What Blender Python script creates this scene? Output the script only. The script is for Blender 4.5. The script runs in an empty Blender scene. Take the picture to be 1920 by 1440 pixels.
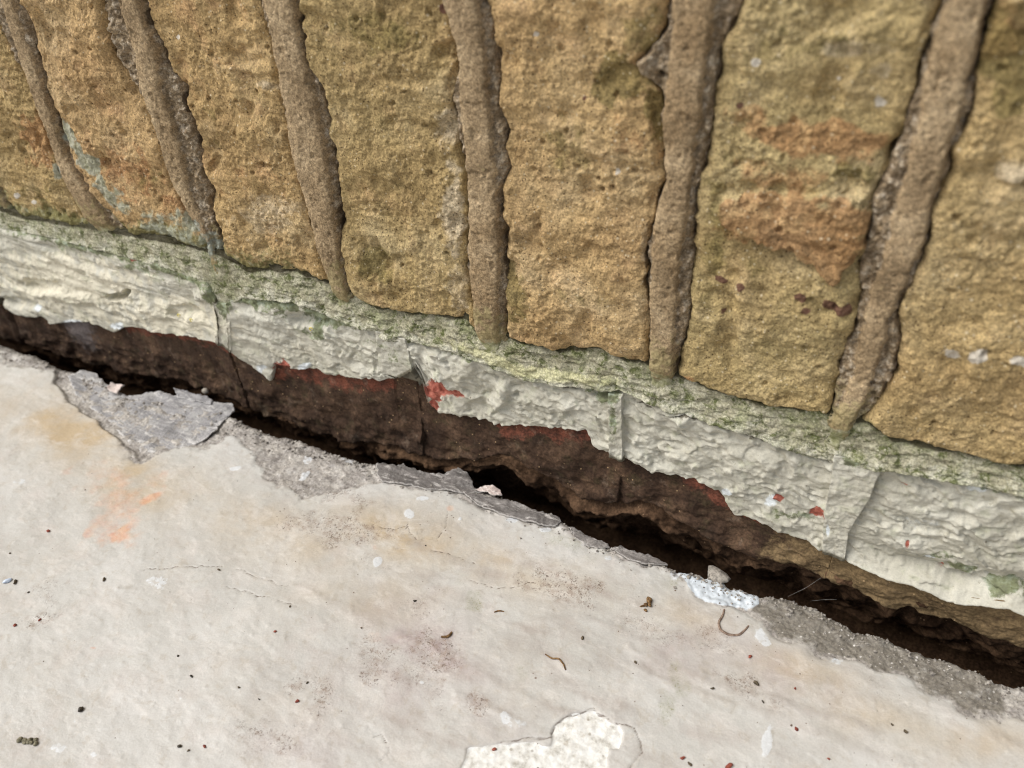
import bpy, math, random
import numpy as np

# ------------------------------------------------------------------ measurements (millimetres; wall face y = 0, floor z = 0)
D = {
'JL': [[[-97.7,202.2],[-95.4,189.7],[-94.6,179.8],[-91,168.1],[-92.5,155.4],[-91.6,144.3],[-93.1,131.3],[-94.7,121.7],[-92,107.5],[-86.6,93.3],[-84.4,88.4]],[[-22.9,207.8],[-26.3,193.7],[-25.5,184.5],[-20.8,174.6],[-16,166.9],[-14.7,157.6],[-15.1,146.7],[-15.6,132.3],[-12.8,116.6],[-10.9,110.3],[-4.9,102.1],[-6.5,89.9]],[[61,214.1],[61.2,206.3],[62.4,198.9],[62.2,189.1],[61,175.2],[60.3,162.7],[60.8,146.8],[61.9,139.8],[62.5,131],[62.3,118.1],[63.8,105.8],[66.2,92.3],[66.5,86.6]],[[137.4,219.8],[138.9,215.1],[141.4,206.5],[140.2,192.8],[137.6,187.5],[138.9,178.9],[139.6,169.1],[141.3,162.4],[142,151.3],[140.9,136.9],[139,124.6],[139.8,112.3],[140.3,94.6],[140.3,83.4]],[[212.8,225.4],[213,218.3],[207.7,210.2],[204.5,207.2],[206.5,203.3],[212.7,199.2],[214.1,194.9],[213.7,188.1],[215.7,177.8],[217,171.2],[214.6,163.2],[214,154.5],[212.9,144.6],[213.5,130.2],[216.1,115.2],[216.9,94.5],[217.3,90.1]],[[283.1,230.7],[282.4,224.3],[282.1,217.7],[282,208.5],[282.2,201.2],[283.3,194.9],[281.8,188.4],[281.5,181.8],[279.9,174.3],[280.8,168.5],[281.8,153.3],[284.7,140.7],[285,130.3],[283.9,120.4],[285,107.5],[285.4,99.6],[283.7,88],[283.7,83.5]]],
'JR': [[[-74.7,204],[-73.5,198.2],[-76.8,183.9],[-78.3,169.6],[-80.5,155.1],[-81.8,144.6],[-81.2,132.3],[-79.1,119.5],[-72.1,111.2],[-66.1,103.4],[-61.3,92.3],[-59.8,87.3]],[[-0.1,209.5],[0.2,201.1],[1.3,190.1],[1.3,185.8],[6.3,178.6],[5.3,170.9],[6.6,162],[7.3,152.6],[5.8,140],[4.1,124.1],[3.4,110.3],[2.7,94.9],[2.2,90.3]],[[78.2,215.4],[77.7,207.7],[77.6,200.3],[78.5,194],[81.6,186.5],[82.2,177.9],[81.1,161.4],[80.2,148.6],[78.4,132.3],[76.6,114],[75.9,96.7],[77.4,89.4],[77.5,86.5]],[[153.1,221],[155.1,213.2],[156.5,202.2],[156.4,187.5],[158.9,179.1],[157.1,171.8],[158.9,164.7],[155.7,155.9],[155.8,143.5],[155.9,129.1],[157.1,117.9],[156,109.4],[155.2,91.4],[155.2,84.9]],[[233,227],[232.3,221.8],[229.2,214.9],[229.6,208.4],[228.6,198.9],[228.9,188.6],[228.7,176.9],[227.9,168.9],[228.3,154.8],[228.6,141],[229.3,130.3],[231.1,119.3],[230.2,109.4],[228.1,103.8],[227.8,90.8]],[[294.8,231.6],[294,226.6],[295.2,221.2],[295.6,214.7],[297.3,208.1],[297,201.8],[296.5,193.4],[297.4,185.7],[296.4,181.2],[296.8,174.6],[297.8,166.1],[298,158.3],[297.4,149.3],[296.2,139.6],[299.9,128],[300.8,118.2],[300.3,108.7],[298.7,99.2],[295.9,93.2],[294.6,83.1]]],
'JFL': [[[-85.9,203.1],[-87.6,189.7],[-89.1,168.3],[-91.3,155.5],[-92.4,142.3],[-93.2,128.5],[-92.6,117.1],[-90.7,105.7],[-86.5,91.1]],[[-12.4,208.6],[-12.1,188.1],[-15.1,174.6],[-14.5,165.4],[-13.9,153.6],[-15.3,140.9],[-15.7,130.4],[-12.1,120.3],[-5.6,101.9]],[[63.5,214.3],[63.6,199],[63.5,189.2],[62.3,175.4],[61.2,157.7],[61.3,145.4],[63.7,131.2],[63.7,116.6],[66.2,98]],[[138,219.9],[140.4,211.9],[142.3,203.6],[141.9,193],[141.4,185.6],[142.2,176.1],[142.3,166.1],[142.4,155.6],[142,144.6],[140.7,120.8],[140.8,83.6]],[[214.2,225.6],[214.9,218.4],[214.7,209.4],[214.5,203.1],[214.6,195],[214.7,186.5],[216.2,177.9],[216.1,168.6],[215.1,154.8],[214.9,142.2],[215.5,124.5],[217.3,105.7],[217.9,90.3]],[[284.2,230.8],[283.8,221.9],[284.1,213.9],[285.4,204.1],[286.4,195.3],[286.1,189.1],[286.5,181.1],[286.7,172.6],[287.1,163.8],[287.3,154.6],[287,144.7],[287.3,134.5],[287.5,123.8],[288.4,112.6],[288.5,100.6],[286.8,87.3]]],
'JFR': [[[-76.5,203.8],[-79,190.5],[-79.4,169.4],[-80.6,156.9],[-83.5,143.6],[-82.8,130.1],[-79.9,119.3],[-73.6,108.8],[-69.3,94.6]],[[-0.4,209.5],[0.7,189.4],[-1.9,176.1],[-2,167.1],[-1.8,155.3],[-2.9,142.9],[-5.1,132.3],[-4.6,121.7],[-0.9,102.9]],[[77.3,215.3],[76.8,200.2],[77.9,190.8],[79.1,177.5],[78.5,160.4],[78,148.3],[77.6,133.9],[76.5,119.3],[74.3,99.9]],[[151.5,220.9],[152.4,213],[152.7,204.7],[153.3,194.3],[153.9,187.2],[154,177.8],[154.1,168],[154.5,157.8],[154.9,147.1],[154.7,124],[151.3,86.6]],[[226.8,226.5],[226.4,219.4],[226,210.6],[226.4,204.5],[226.1,196.5],[225.8,188.1],[225.8,179.4],[225.6,170.3],[226.3,157],[225,144.5],[225.7,127.1],[226.6,108.4],[227.5,93.3]],[[293.2,231.5],[293.6,222.8],[294.7,215],[295.3,205.4],[295.1,196.6],[295.4,190.6],[295.5,182.6],[296,174.4],[296.9,165.9],[296.1,156.6],[295.4,146.8],[294.6,136.5],[295.2,126],[295.4,114.9],[295.2,102.9],[293.6,89.8]]],
'BED': [[-162.3,88],[-142.7,86.3],[-104.5,89.7],[-88.6,91.6],[-61.3,92.3],[-40.7,94.5],[-20.1,95.3],[1.5,95.2],[17.2,88.4],[29,92.1],[44.6,94.9],[52.3,93.8],[65.2,92.1],[78.5,90.5],[85.6,86.6],[97.1,86.7],[111.4,88.8],[124.2,90.3],[135.7,91.4],[140.4,85.7],[155.4,87.8],[165.8,88],[177.9,88],[188.9,91.3],[195.7,94.2],[205.4,92.6],[215.7,93.1],[223.1,90.6],[231.7,89.4],[240.8,88.9],[252.6,87.6],[264.5,88],[275.2,89.7],[282.2,92.4],[290.6,90],[298.8,91.7],[307.7,86.5],[320.9,87.2],[331.5,88.9],[348.6,89.5]],
'PT': [[-162.9,79.2],[-117.8,81.8],[-77.4,81.8],[-39.3,82.4],[-12.2,78.5],[-5.4,65.8],[11.1,76.1],[42,81.2],[60,78.4],[71.7,76.5],[87.5,76.9],[91.1,74.3],[103.5,74.6],[117.9,77.6],[125.1,76.8],[137.4,76.7],[150.4,74.8],[159.7,71.9],[179.6,74.5],[186.9,75.8],[206.9,80.1],[218.1,79.7],[232.8,76.5],[248.4,76.5],[267.5,75.3],[282.1,73.5],[291.5,74.3],[305.2,76.6],[315.4,78.6],[325.6,79.2],[338.4,81.2],[351.3,81.5]],
'PB': [[-227.3,10.7],[-205.7,12.2],[-190.4,10.1],[-169.6,14.5],[-161.5,11.9],[-149.8,15.9],[-121.3,23.7],[-111.1,23.1],[-103.1,21.5],[-91.1,28.7],[-63.9,34.1],[-45,35.8],[-31.3,37.2],[-18.4,38.4],[-8.3,35.8],[-4,29.9],[6.4,24.4],[12.2,20.7],[17.8,34.1],[30.5,34.6],[47.4,38.9],[51.2,36.7],[64.9,39.7],[82.3,43.4],[95.2,47.6],[101,52.1],[105.4,56.4],[108.9,52.4],[111.6,36.4],[116.2,32.3],[131.2,36.7],[136.9,37.4],[144.5,38.2],[151.7,37.8],[162.7,42.6],[180.2,46.9],[192.7,50],[196.1,43.4],[199.6,41.5],[205.3,40.6],[208.5,39.6],[215.1,39.4],[224.2,36.6],[233.3,39.2],[238.6,38.9],[245.9,40.5],[252.5,36.9],[257,31.4],[260.6,26.3],[270,27.5],[280.7,24.6],[291.4,24.5],[302.4,22],[313.1,22.3],[323.2,22],[332.5,23.8],[345.7,22.1],[357.1,25.3],[363.6,27.5],[369.4,27.3]],
'LEDGE': [[-241.4,-28.2],[-206.1,-23.4],[-169.9,-22.8],[-119.8,-19],[-71.2,-9.7],[-29.2,-8.6],[-3.4,-14.8],[19.5,-14.6],[48.9,-14.6],[78.2,-6.5],[98.5,-3.2],[117.8,-2.4],[137,8.4],[149.1,14.7],[171.7,8.6],[191.1,2.3],[204.5,4.6],[219.5,13.2],[239.9,8.3],[265.2,-0.2],[287.5,4.1],[305.9,0.9],[319,0.1],[332.2,-2.3],[335.4,1.2],[351.6,0.9],[365.9,-1.3],[379,-1]],
'HL': [[[-1.6,83.6],[-17.8,32.6]],[[90.7,75.7],[89.5,64.6],[89.1,54.9],[90.9,49.7],[98.4,47.5]],[[204.1,79.8],[205.5,59.9],[206.9,38.4]],[[293,74.8],[294,68.2],[294.6,62.7],[295.5,49.6],[297.4,36.3],[300.9,17.9]]],
'HR': [[[5.1,85.1],[-11.3,32]],[[102.5,76],[104.1,56.5],[107.5,51.1],[110.2,34.3],[115.2,28.5]],[[205.8,80.4],[207.2,60.5],[208.9,37.2]],[[305.8,77.3],[305.2,68.6],[305.3,58.6],[303.8,50.4],[302.5,38.8],[305.3,18.5]]],
'FE': [[-192.9,-20.9],[-182.9,-20.9],[-170.7,-21.7],[-161.7,-19.6],[-142.2,-22.9],[-129,-21.2],[-119.6,-18.8],[-108.5,-20.7],[-98.1,-22.1],[-80.8,-26.3],[-70.5,-22.9],[-58.1,-20],[-38.6,-15.1],[-26.2,-12.7],[-11.1,-14],[3.9,-16.6],[16.8,-17.5],[27.2,-15.7],[44,-14.6],[56.1,-15.1],[63.7,-14.8],[75.1,-15.3],[85,-13.5],[98.6,-11.6],[105.2,-12],[116.6,-10.2],[123.2,-8.9],[129.5,-7.7],[137.8,-8],[146.3,-7.3],[153.4,-8],[163,-8.3],[172.4,-7.8],[182.5,-7],[188.1,-10.6],[197.1,-12.9],[211.1,-15.2],[217.6,-14.3],[227.7,-14.4],[239,-14.2],[246,-15.8],[253.5,-14.8],[262.4,-13],[266,-14.4],[278.7,-14.1],[287.8,-10.6],[297.8,-10.4],[310.3,-12.5],[319.6,-14.6],[329.5,-12.8],[339.6,-14.3],[349.3,-14.3],[360.2,-15.1],[368.1,-14.9],[372.5,-16.1],[378.5,-14.1]],
'GREY': [[-216,-3.3],[-172,-36.9],[-151.2,-30.8],[-134.6,-29.2],[-126.4,-35],[-102.9,-43.6],[-80.3,-48.7],[-56.4,-55.6],[-37.9,-63.1],[-28.2,-64.3],[-24.9,-56],[-19.4,-47.5],[-4.3,-42.6],[3,-27.2],[16.3,-31.3],[35.9,-43.9],[48.9,-48.6],[64.7,-49],[78.5,-39],[84.8,-29.5],[92.5,-24.9],[102.5,-24.4],[118.9,-21],[133.3,-18.5],[149.8,-19.8],[163.4,-20.9],[175.5,-19.1],[187.1,-16.4],[194.5,-17.6],[204.8,-21.1],[214.7,-20.2],[229.6,-20],[238.9,-18.6],[245.5,-19.7],[253.2,-24.7],[265.5,-28],[277.8,-26.1],[287.8,-32.6],[301.7,-33.4],[315.3,-33.1],[328.1,-29.8],[344.1,-31.5],[352.2,-34.2],[362.6,-36.3],[374.3,-32.3],[381.8,-27],[408.6,-26.6],[411.6,9.1],[378.8,7],[150.7,35.5],[-67.7,34.6]],
'FLAKEZONE': [[-142.2,-22.9],[-126.4,-35],[-102.9,-43.6],[-80.3,-48.7],[-56.4,-55.6],[-38.4,-58.9],[-30.6,-62],[-26.7,-51.6],[-8,-39.8],[-9.5,-25.8],[-11.3,-12.1],[-20.8,-1.2],[-74.8,-3.3],[-143.3,2.2]],
'BLUE': [[243,-13.9],[250.8,-24.3],[265.2,-26.7],[275.7,-23.9],[280.1,-18.5],[279.7,-13.4],[261.1,-10.5],[246.9,-10.6]],
'DARKG': [[279,-13.7],[278.6,-22],[287.7,-29.1],[302.8,-30.8],[318.8,-29.5],[336.3,-28.3],[349.7,-31.4],[362.5,-33.6],[371.3,-29.6],[371.3,-14.3],[348.6,-12],[316.4,-10.6],[294.3,-6.2]],
'BARE': [[199.6,-132.7],[197.7,-125.1],[202.2,-122.4],[206.6,-118.1],[217.8,-112.1],[223.5,-110.4],[222.4,-104.9],[224.6,-100.5],[227.2,-96.3],[234.1,-92],[237.9,-93.6],[244.1,-93.1],[247.8,-94.8],[247.1,-101.6],[243.5,-102.9],[245.6,-111.4]],
'CRACKS': [[[206.6,-118.1],[214,-113.2],[222.8,-108.5],[222.7,-103.6],[225.1,-99.1],[233,-92],[237.6,-92.9],[241,-93.4],[249.3,-92],[253.4,-96.1],[255.7,-99.4],[253.2,-104.7],[253,-108]],[[106.7,-49.9],[117.2,-47.7],[121,-43.5],[129.2,-49.2]],[[121.8,-45.6],[120.5,-41.2]],[[134.9,-28.2],[137.8,-36],[138.7,-45]],[[161.4,-58.6],[167.6,-58],[173.9,-57.6],[181.1,-53.7],[188.6,-47.9]],[[139.2,-50.8],[149.6,-49.5],[160.5,-49.5]],[[63.2,-96.6],[75,-96.1],[83.8,-95.9],[91.7,-94.8]],[[26.4,-114.8],[41,-106.6],[58.1,-97.9]],[[65.8,-106.5],[81.5,-103.9],[102.9,-101.7]],[[163.2,-135.5],[165.4,-133.4],[168.3,-135.4]],[[168.3,-135.4],[171.4,-138.3],[169.9,-142.2]]],
'RIDGES': [[[237.7,-62.6],[284.2,-61.4],[329.7,-56.6]],[[244.5,-69.8],[304.8,-65.8],[341.3,-66.1]],[[299.7,-36.9],[338.9,-36.3],[378.2,-40.7]],[[172.4,-95.1],[202.7,-98.8],[233.5,-98.6]],[[184,-107.4],[207.4,-108.4],[229.4,-109.4]],[[96,-92.8],[136.6,-95.1],[167.2,-94.8]],[[197,-66.2],[216.7,-55.8],[235.3,-55.7]]],
'FB': {'stain':[[-13.9087,-90.9246,0.0506,0.054,0.0168,-0.0377,0.5],[-4.5372,-81.0099,0.0772,0.1566,0.2183,-0.0745,1],[0.0242,-103.0019,0.1415,0.1015,0.0136,-0.1007,1],[-34.4357,-80.4298,0.038,0.0415,0.0273,-0.0615,0.35],[-14.7959,-109.6448,0.2349,0.265,0.1054,-0.2351,0.6],[36.6189,-152.7532,0.4052,0.4534,0.5606,-1.2291,0.8],[-6.9277,-100.7526,0.0473,0.051,0.031,-0.0692,0.5],[-9.1811,-69.2229,0.0918,0.0914,0.0497,-0.1121,0.35],[142.0986,-99.5003,0.1276,0.0833,0.1664,-0.3653,0.35],[114.9271,-60.0853,0.2863,0.1879,0.1329,-0.2959,0.35],[134.9512,-25.6366,0.3794,0.2112,0.2006,-0.4496,0.5]],'white':[[118.9684,-37.189,0.2587,0.1579,0.094,-0.2105,1],[120.1322,-66.7103,0.4652,0.0563,-0.0555,-0.3798,1.1],[118.8474,-26.0551,0.2134,0.1463,0.291,-0.4892,0.7],[181.6564,-18.8031,0.3079,0.1356,0.2133,-0.4763,0.9],[164.5832,-19.3434,0.2983,0.1432,0.1774,-0.3968,0.8],[213.9887,-23.1491,0.3963,0.1465,0.2314,-0.514,0.7],[20.2643,-47.1262,0.1958,0.1907,0.3264,-0.5436,0.9],[284.8419,-35.8258,0.2478,0.21,0.174,-0.1246,0.8],[295.0501,-76.911,0.4605,0.0223,0.037,-0.1478,0.9],[204.7123,-108.4732,0.3443,0.168,0.1429,-0.3106,0.7],[209.8787,-109.0635,0.252,0.1194,0.1693,-0.3677,0.4],[37.4904,-117.0974,0.1428,0.1424,0.1031,-0.2281,0.6],[50.8562,-26.8614,0.3267,0.2467,0.1155,-0.2615,0.6],[55.9585,-36.264,0.1141,0.2371,0.4596,-0.0689,0.7],[58.6589,-188.8263,0.1762,0.2093,0.2096,-0.4542,0.5],[72.8555,-184.8949,0.5189,0.58,0.3039,-0.658,0.7],[141.9831,-29.4466,1.1591,0.6317,0.4127,-0.9232,1],[313.2941,-33.2832,0.3118,0.0443,0.2243,-0.4909,0.6],[243.1969,-18.5778,0.3478,0.1038,0.1204,-0.2668,0.7],[168.288,-109.1809,0.8234,0.4897,0.461,-1.0064,0.8],[-73.5103,-99.8056,0.1572,0.1985,0.1563,-0.352,0.4],[72.2227,-17.4198,0.1052,0.0548,0.0502,-0.2685,0.5],[56.7747,-178.1595,0.3473,0.399,0.3301,-0.7173,0.4],[48.1521,-185.5887,0.571,0.6926,0.3354,-0.7281,0.4],[86.7348,-154.4262,0.7263,0.6955,0.3791,-0.8258,0.4],[88.5324,-146.9659,0.5165,0.4795,0.6124,-1.3365,0.4]],'green':[[168.693,-67.4792,0.1758,0.0931,0.0695,-0.1533,1],[257.8932,-78.2202,0.2401,0.0737,0.0489,-0.1065,0.7],[258.7237,-67.0157,0.1569,0.0464,0.0464,-0.1014,0.6],[257.1074,-79.05,0.3429,0.1062,0.1961,-0.427,1],[189.9692,-21.2989,0.0665,0.0083,-0.0027,-0.1649,0.5],[204.4549,-24.8306,0.059,0.0057,-0.0018,-0.1356,0.4],[240.2331,-24.5587,0.0876,0.0142,0.0289,-0.1375,0.5],[103.0524,-44.2992,0.0494,0.0238,0.0315,-0.1534,0.3],[202.1998,-90.4072,0.2157,0.1015,0.0729,-0.1594,0.4],[-59.8887,-38.2828,0.0411,0.0429,0.0225,-0.0514,0.15],[254.1152,-36.002,0.1467,0.0418,0.0638,-0.1405,0.35],[155.3138,-59.8066,0.062,0.0343,0.048,-0.1062,0.3],[-92.3858,-71.4411,0.0399,0.0486,0.0319,-0.0725,0.12]],'dirt':[[202.393,-44.7168,0.0467,0.012,0.0219,-0.1007,0.8],[167.8483,-95.8188,0.07,-0.0111,-0.0253,-0.0878,0.7],[191.644,-108.6492,0.1016,-0.0215,-0.0652,-0.2353,0.8],[171.5672,-110.6387,0.0731,-0.0125,-0.031,-0.1174,0.4],[148.7719,-117.3726,0.1988,0.0514,0.0299,-0.3893,0.9],[93.7917,-57.4493,0.0314,0.0163,0.0192,-0.0909,0.8],[70.6336,-33.8045,0.0407,0.0153,-0.0003,-0.0884,0.8],[58.8481,-26.707,0.0745,0.0549,0.0422,-0.0953,0.7],[283.7204,-59.2234,0.0578,-0.0123,-0.0326,-0.1656,0.5],[265.4028,-44.683,0.0698,-0.002,0.0007,-0.0979,0.45],[-2.9435,-140.6627,0.0591,0.071,0.042,-0.0927,0.5],[130.0244,-153.0277,0.0401,0.0325,0.0417,-0.0904,0.5],[133.4956,-128.0922,0.0782,0.0576,0.0372,-0.0812,0.5],[7.6881,-152.2282,0.0609,0.0739,0.0789,-0.1736,0.5],[148.79,-105.8354,0.0474,0.0032,-0.0114,-0.114,0.5],[238.4113,-51.5383,0.051,0.009,0.0217,-0.0958,0.35],[147.4409,-78.5894,0.0537,0.0323,0.0384,-0.0846,0.35],[125.8392,-131.6021,0.0965,0.0741,0.0744,-0.1623,0.5],[327.7361,-39.0449,0.0923,-0.0207,-0.0266,-0.2228,0.3],[118.0337,-67.0017,0.0581,0.0383,0.0344,-0.0764,0.3]],'tan':[[-88.7453,-60.516,0.016,0.012,0.0008,-0.0421,1],[-19.2649,-73.6977,0.0182,0.013,0.0059,-0.0518,0.8],[68.0426,-72.5137,0.017,0.0086,0.0068,-0.0569,0.6],[118.571,-49.8651,0.0211,0.0095,0.0112,-0.0533,0.9],[174.233,-44.9271,0.0223,0.0054,0.0075,-0.0697,0.7],[129.1774,-83.8888,0.0243,0.016,0.0302,-0.0667,0.5],[300.9189,-43.9813,0.033,-0.0034,0.0008,-0.1162,0.7],[321.5717,-51.2881,0.0257,-0.0039,0.0014,-0.0862,0.6],[366.2373,-44.0765,0.0483,0.0008,0.0429,-0.093,0.6],[256.8285,-37.5996,0.0394,-0.0004,-0,-0.0941,0.5]],'pink':[[162.0631,-94.468,0.0357,0.0013,-0.0073,-0.0628,1],[155.1512,-115.6956,0.0336,0.0217,0.0264,-0.0575,0.6],[291.5735,-48.2572,0.0434,-0.0067,-0.0081,-0.0809,0.6],[260.8679,-52.0534,0.0383,0.0107,0.029,-0.0636,0.5],[195.461,-111.5749,0.0534,-0.002,-0.0096,-0.0977,0.5],[138.532,-151.3028,0.0341,0.0264,0.0352,-0.0762,0.4]]},
'WB': {'red':[[-100.4551,137.0369,0.0645,-0.0059,0.0233,-0.066,1],[-45.1037,130.7962,0.0362,-0.0316,-0.0072,-0.055,0.6],[-18.0775,117.8211,0.074,-0.0296,0.0227,-0.1204,0.55],[261.3578,164.041,0.0389,0.0045,0.0098,-0.0994,1.2],[260.7253,190.7588,0.0418,0.0051,0.0085,-0.1573,1],[240.3708,191.8773,0.1044,0.0163,0.0215,-0.1524,0.5],[90.6691,205.7617,0.0718,-0.0155,0.0167,-0.1849,0.3],[203.7878,184.9586,0.0923,0.0061,0.0163,-0.1132,0.45],[-37.5057,96.0497,0.1111,-0.0469,0.0777,-0.3693,0.8],[233.5317,92.1119,0.2657,0.0298,0.1359,-0.4212,0.9],[36.8623,139.5283,0.0378,-0.0114,0.0117,-0.0674,0.25],[298.5966,224.4929,0.1407,0.0455,0.009,-0.0995,0.8],[250.6432,178.2524,0.0565,0.0099,0.0243,-0.1434,0.5]],'olive':[[199.2203,201.3652,0.0815,0.0047,0.014,-0.1223,1.2],[205.0669,216.0672,0.1208,0.009,0.01,-0.1109,0.7],[212.0792,192.1574,0.222,0.0609,0.0297,-0.0957,1],[109.0927,207.4214,0.0412,-0.007,0.0114,-0.1267,0.6],[301.1857,218.3464,0.1041,0.0338,0.0066,-0.064,1.2],[273.1015,182.0619,0.1679,0.0386,0.0406,-0.2396,1.1],[248.446,215.7585,0.0493,0.0092,0.0172,-0.1757,0.5],[44.8963,175.2564,0.061,-0.0188,0.0054,-0.0424,0.3],[223.1562,112.3013,0.2441,0.0233,0.0192,-0.0685,0.5],[159.2677,113.9977,0.1276,0.0296,0.0293,-0.0554,0.8],[92.4672,109.6557,0.0891,0.0201,0.0411,-0.0748,0.8],[181.5526,176.1736,0.102,0.0013,0.0136,-0.0884,0.5],[191.0783,118.2975,0.047,-0.0058,0.012,-0.2046,0.4],[247.6161,145.4294,0.0574,0.0002,0.005,-0.1973,0.4],[20.2649,160.8371,0.0848,-0.0299,0.0068,-0.0481,0.3],[292.9468,197.8055,0.2147,0.0103,-0.0101,-0.0703,0.5],[235.5483,154.9247,0.1886,0.0099,0.0037,-0.0338,0.6],[-30.2594,129.2653,0.0489,-0.0213,0.0213,-0.1242,0.45],[-125.4697,105.3678,0.0402,-0.0244,0.0234,-0.1303,0.5]],'pale':[[136.029,178.1399,0.1155,0.0385,0.0446,-0.0993,0.7],[135.0881,143.2818,0.1481,0.0002,0.0111,-0.0402,0.8],[134.5549,109.1614,0.1322,-0.0112,0.0135,-0.0549,0.5],[263.7883,216.5706,0.091,0.0206,0.0326,-0.3277,0.6],[55.1972,182.8114,0.0949,-0.0274,0.0475,-0.4047,0.6],[272.8924,212.6365,0.2468,0.0611,0.0388,-0.3564,0.5],[312.2487,190.2348,0.1562,0.0515,0.0363,-0.2185,0.8],[199.6545,159.8202,0.0857,0.0045,0.0093,-0.0499,0.25],[38.3959,124.5678,0.0417,-0.012,0.0148,-0.0767,0.5],[308.3081,173.4623,0.0809,0.0249,0.0198,-0.0987,0.3],[212.4041,143.8047,0.4263,0.0335,0.0147,-0.067,0.5]],'white':[[315.1797,128.7218,0.2982,0.008,-0.0554,-0.3162,1.2],[321.8813,131.7817,0.2294,0.1898,0.3802,-0.2599,1.2],[332.7214,132.551,0.3484,0.0247,-0.0607,-0.3334,1.1],[171.6579,212.7393,1.0864,-0.0129,0.1138,-1.2559,1.5],[239.991,210.8348,0.7359,0.1196,0.0893,-0.845,1.5],[274.9659,204.2651,0.4791,-0.1319,-0.2402,-0.5659,0.8],[13.4217,196.3851,0.706,-0.2831,0.0921,-0.9878,1.2],[-140.2555,100.5191,0.3902,-0.246,0.0966,-0.5305,1.3],[-128.7643,98.5541,0.4763,-0.2882,0.1485,-0.7962,1.2],[200.8925,172.0907,0.8863,0.0506,0.1463,-0.8831,1.1],[262.8304,208.3631,1.413,0.3101,0.1975,-1.7154,1.3]],'plum':[[239.5736,138.4958,0.4252,-0.0064,0.0181,-0.5252,1.5],[247.1501,137.9788,0.6895,0.1051,0.1636,-0.6691,1.4],[266.5214,139.1866,0.535,-0.0517,-0.144,-0.8131,1.1],[275.808,137.7883,0.401,-0.0292,-0.0728,-0.4105,1.4],[280.9814,137.0454,0.2796,0.0229,0.0174,-0.4493,1.4],[269.1889,134.3726,0.5793,0.1149,0.2044,-0.7797,0.9],[242.535,126.4848,0.7566,0.1053,0.1668,-0.6324,0.8],[237.2199,197.919,1.053,0.1585,0.1349,-1.0458,1.2],[137.1054,216.8849,0.6229,-0.0633,0.0406,-0.5129,1.4],[187.8433,194.1405,1.0846,0.0307,0.121,-0.9707,1]],'teal':[[-76.2716,143.2871,0.131,0.0368,0.0616,-0.1344,1],[-68.9596,129.5911,0.1054,0.0514,0.0641,-0.1185,1.1],[-61.4093,115.4486,0.0933,0.068,0.0745,-0.1176,1],[-55.149,109.3886,0.1117,-0.0952,-0.023,-0.1992,0.7],[-16.1733,109.7738,0.0671,-0.0449,-0.0038,-0.141,0.7],[-7.4175,101.5129,0.1012,-0.0555,0.0102,-0.16,0.6],[-94.577,122.5673,0.2937,-0.0632,0.0684,-0.2087,1],[-72.2531,137.2266,0.2087,0.0593,0.0746,-0.1581,1],[-65.6021,121.8074,0.1565,0.0763,0.0826,-0.1478,1],[-27.7025,102.5401,0.0418,-0.0248,0.0088,-0.1436,0.7],[-3.6347,97.9439,0.1184,-0.0422,0.0212,-0.0974,0.7],[-35.6461,108.799,0.0968,-0.06,0.011,-0.2002,0.6]],'dent':[[199.2203,201.3652,0.0951,0.0054,0.0156,-0.1359,2.2],[212.5688,190.5274,0.3106,0.0733,0.0245,-0.0884,3.5],[160.0398,122.8241,0.1956,0.0463,0.0586,-0.1149,3],[92.4672,109.6557,0.0975,0.0342,0.0516,-0.0814,2.5],[272.2151,179.3861,0.1898,0.043,0.0412,-0.236,3.2],[136.233,202.153,0.234,0.016,0.0277,-0.1275,4],[138.6264,194.4218,0.3963,-0.0366,0.0212,-0.1846,2],[15.846,148.3256,0.2057,0.0223,0.0578,-0.1421,2],[42.8132,147.8176,0.3509,-0.2394,-0.0917,-0.5977,2],[57.6145,182.067,0.2722,-0.0768,0.0721,-0.6066,0.8],[46.567,147.9542,0.502,-0.1432,0.1147,-0.7005,2.2],[119.5149,188.4804,0.7455,-0.1022,0.1272,-1.0573,1.5],[113.0415,182.875,0.544,-0.082,0.0934,-0.7321,1.5],[195.5618,164.0397,0.857,0.0376,0.1506,-0.8459,2],[199.3653,165.3031,0.8116,0.5599,0.4237,-0.5374,2],[239.7618,179.9335,0.2681,0.1405,0.3681,-0.6334,1.5],[282.7242,190.1263,0.1726,0.2309,0.3177,-0.1768,4],[263.8557,151.1609,0.1001,-0.0107,-0.0439,-0.234,1.6],[36.6973,96.7965,0.0934,-0.0387,0.0437,-0.4145,2],[187.2664,91.6549,0.1103,-0.0106,0.0821,-0.6123,1.5],[12.3772,142.8545,0.3857,-0.0553,0.0672,-0.2312,2]],'bump':[[203.9035,183.2004,0.1103,0.0073,0.0165,-0.1122,1.5],[282.7929,166.5538,0.3297,0.0805,0.0379,-0.1855,1.2],[264.736,128.4075,0.047,0.0088,0.0205,-0.0756,1],[312.2487,190.2348,0.1751,0.031,-0.0113,-0.2761,2.5],[51.6136,188.5203,0.076,-0.0229,0.045,-0.413,1],[182.2931,116.0608,0.0497,0.0006,0.0207,-0.0814,0.8],[160.1478,139.2467,0.4457,-0.0155,0.0656,-0.3155,1.2]]},
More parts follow.
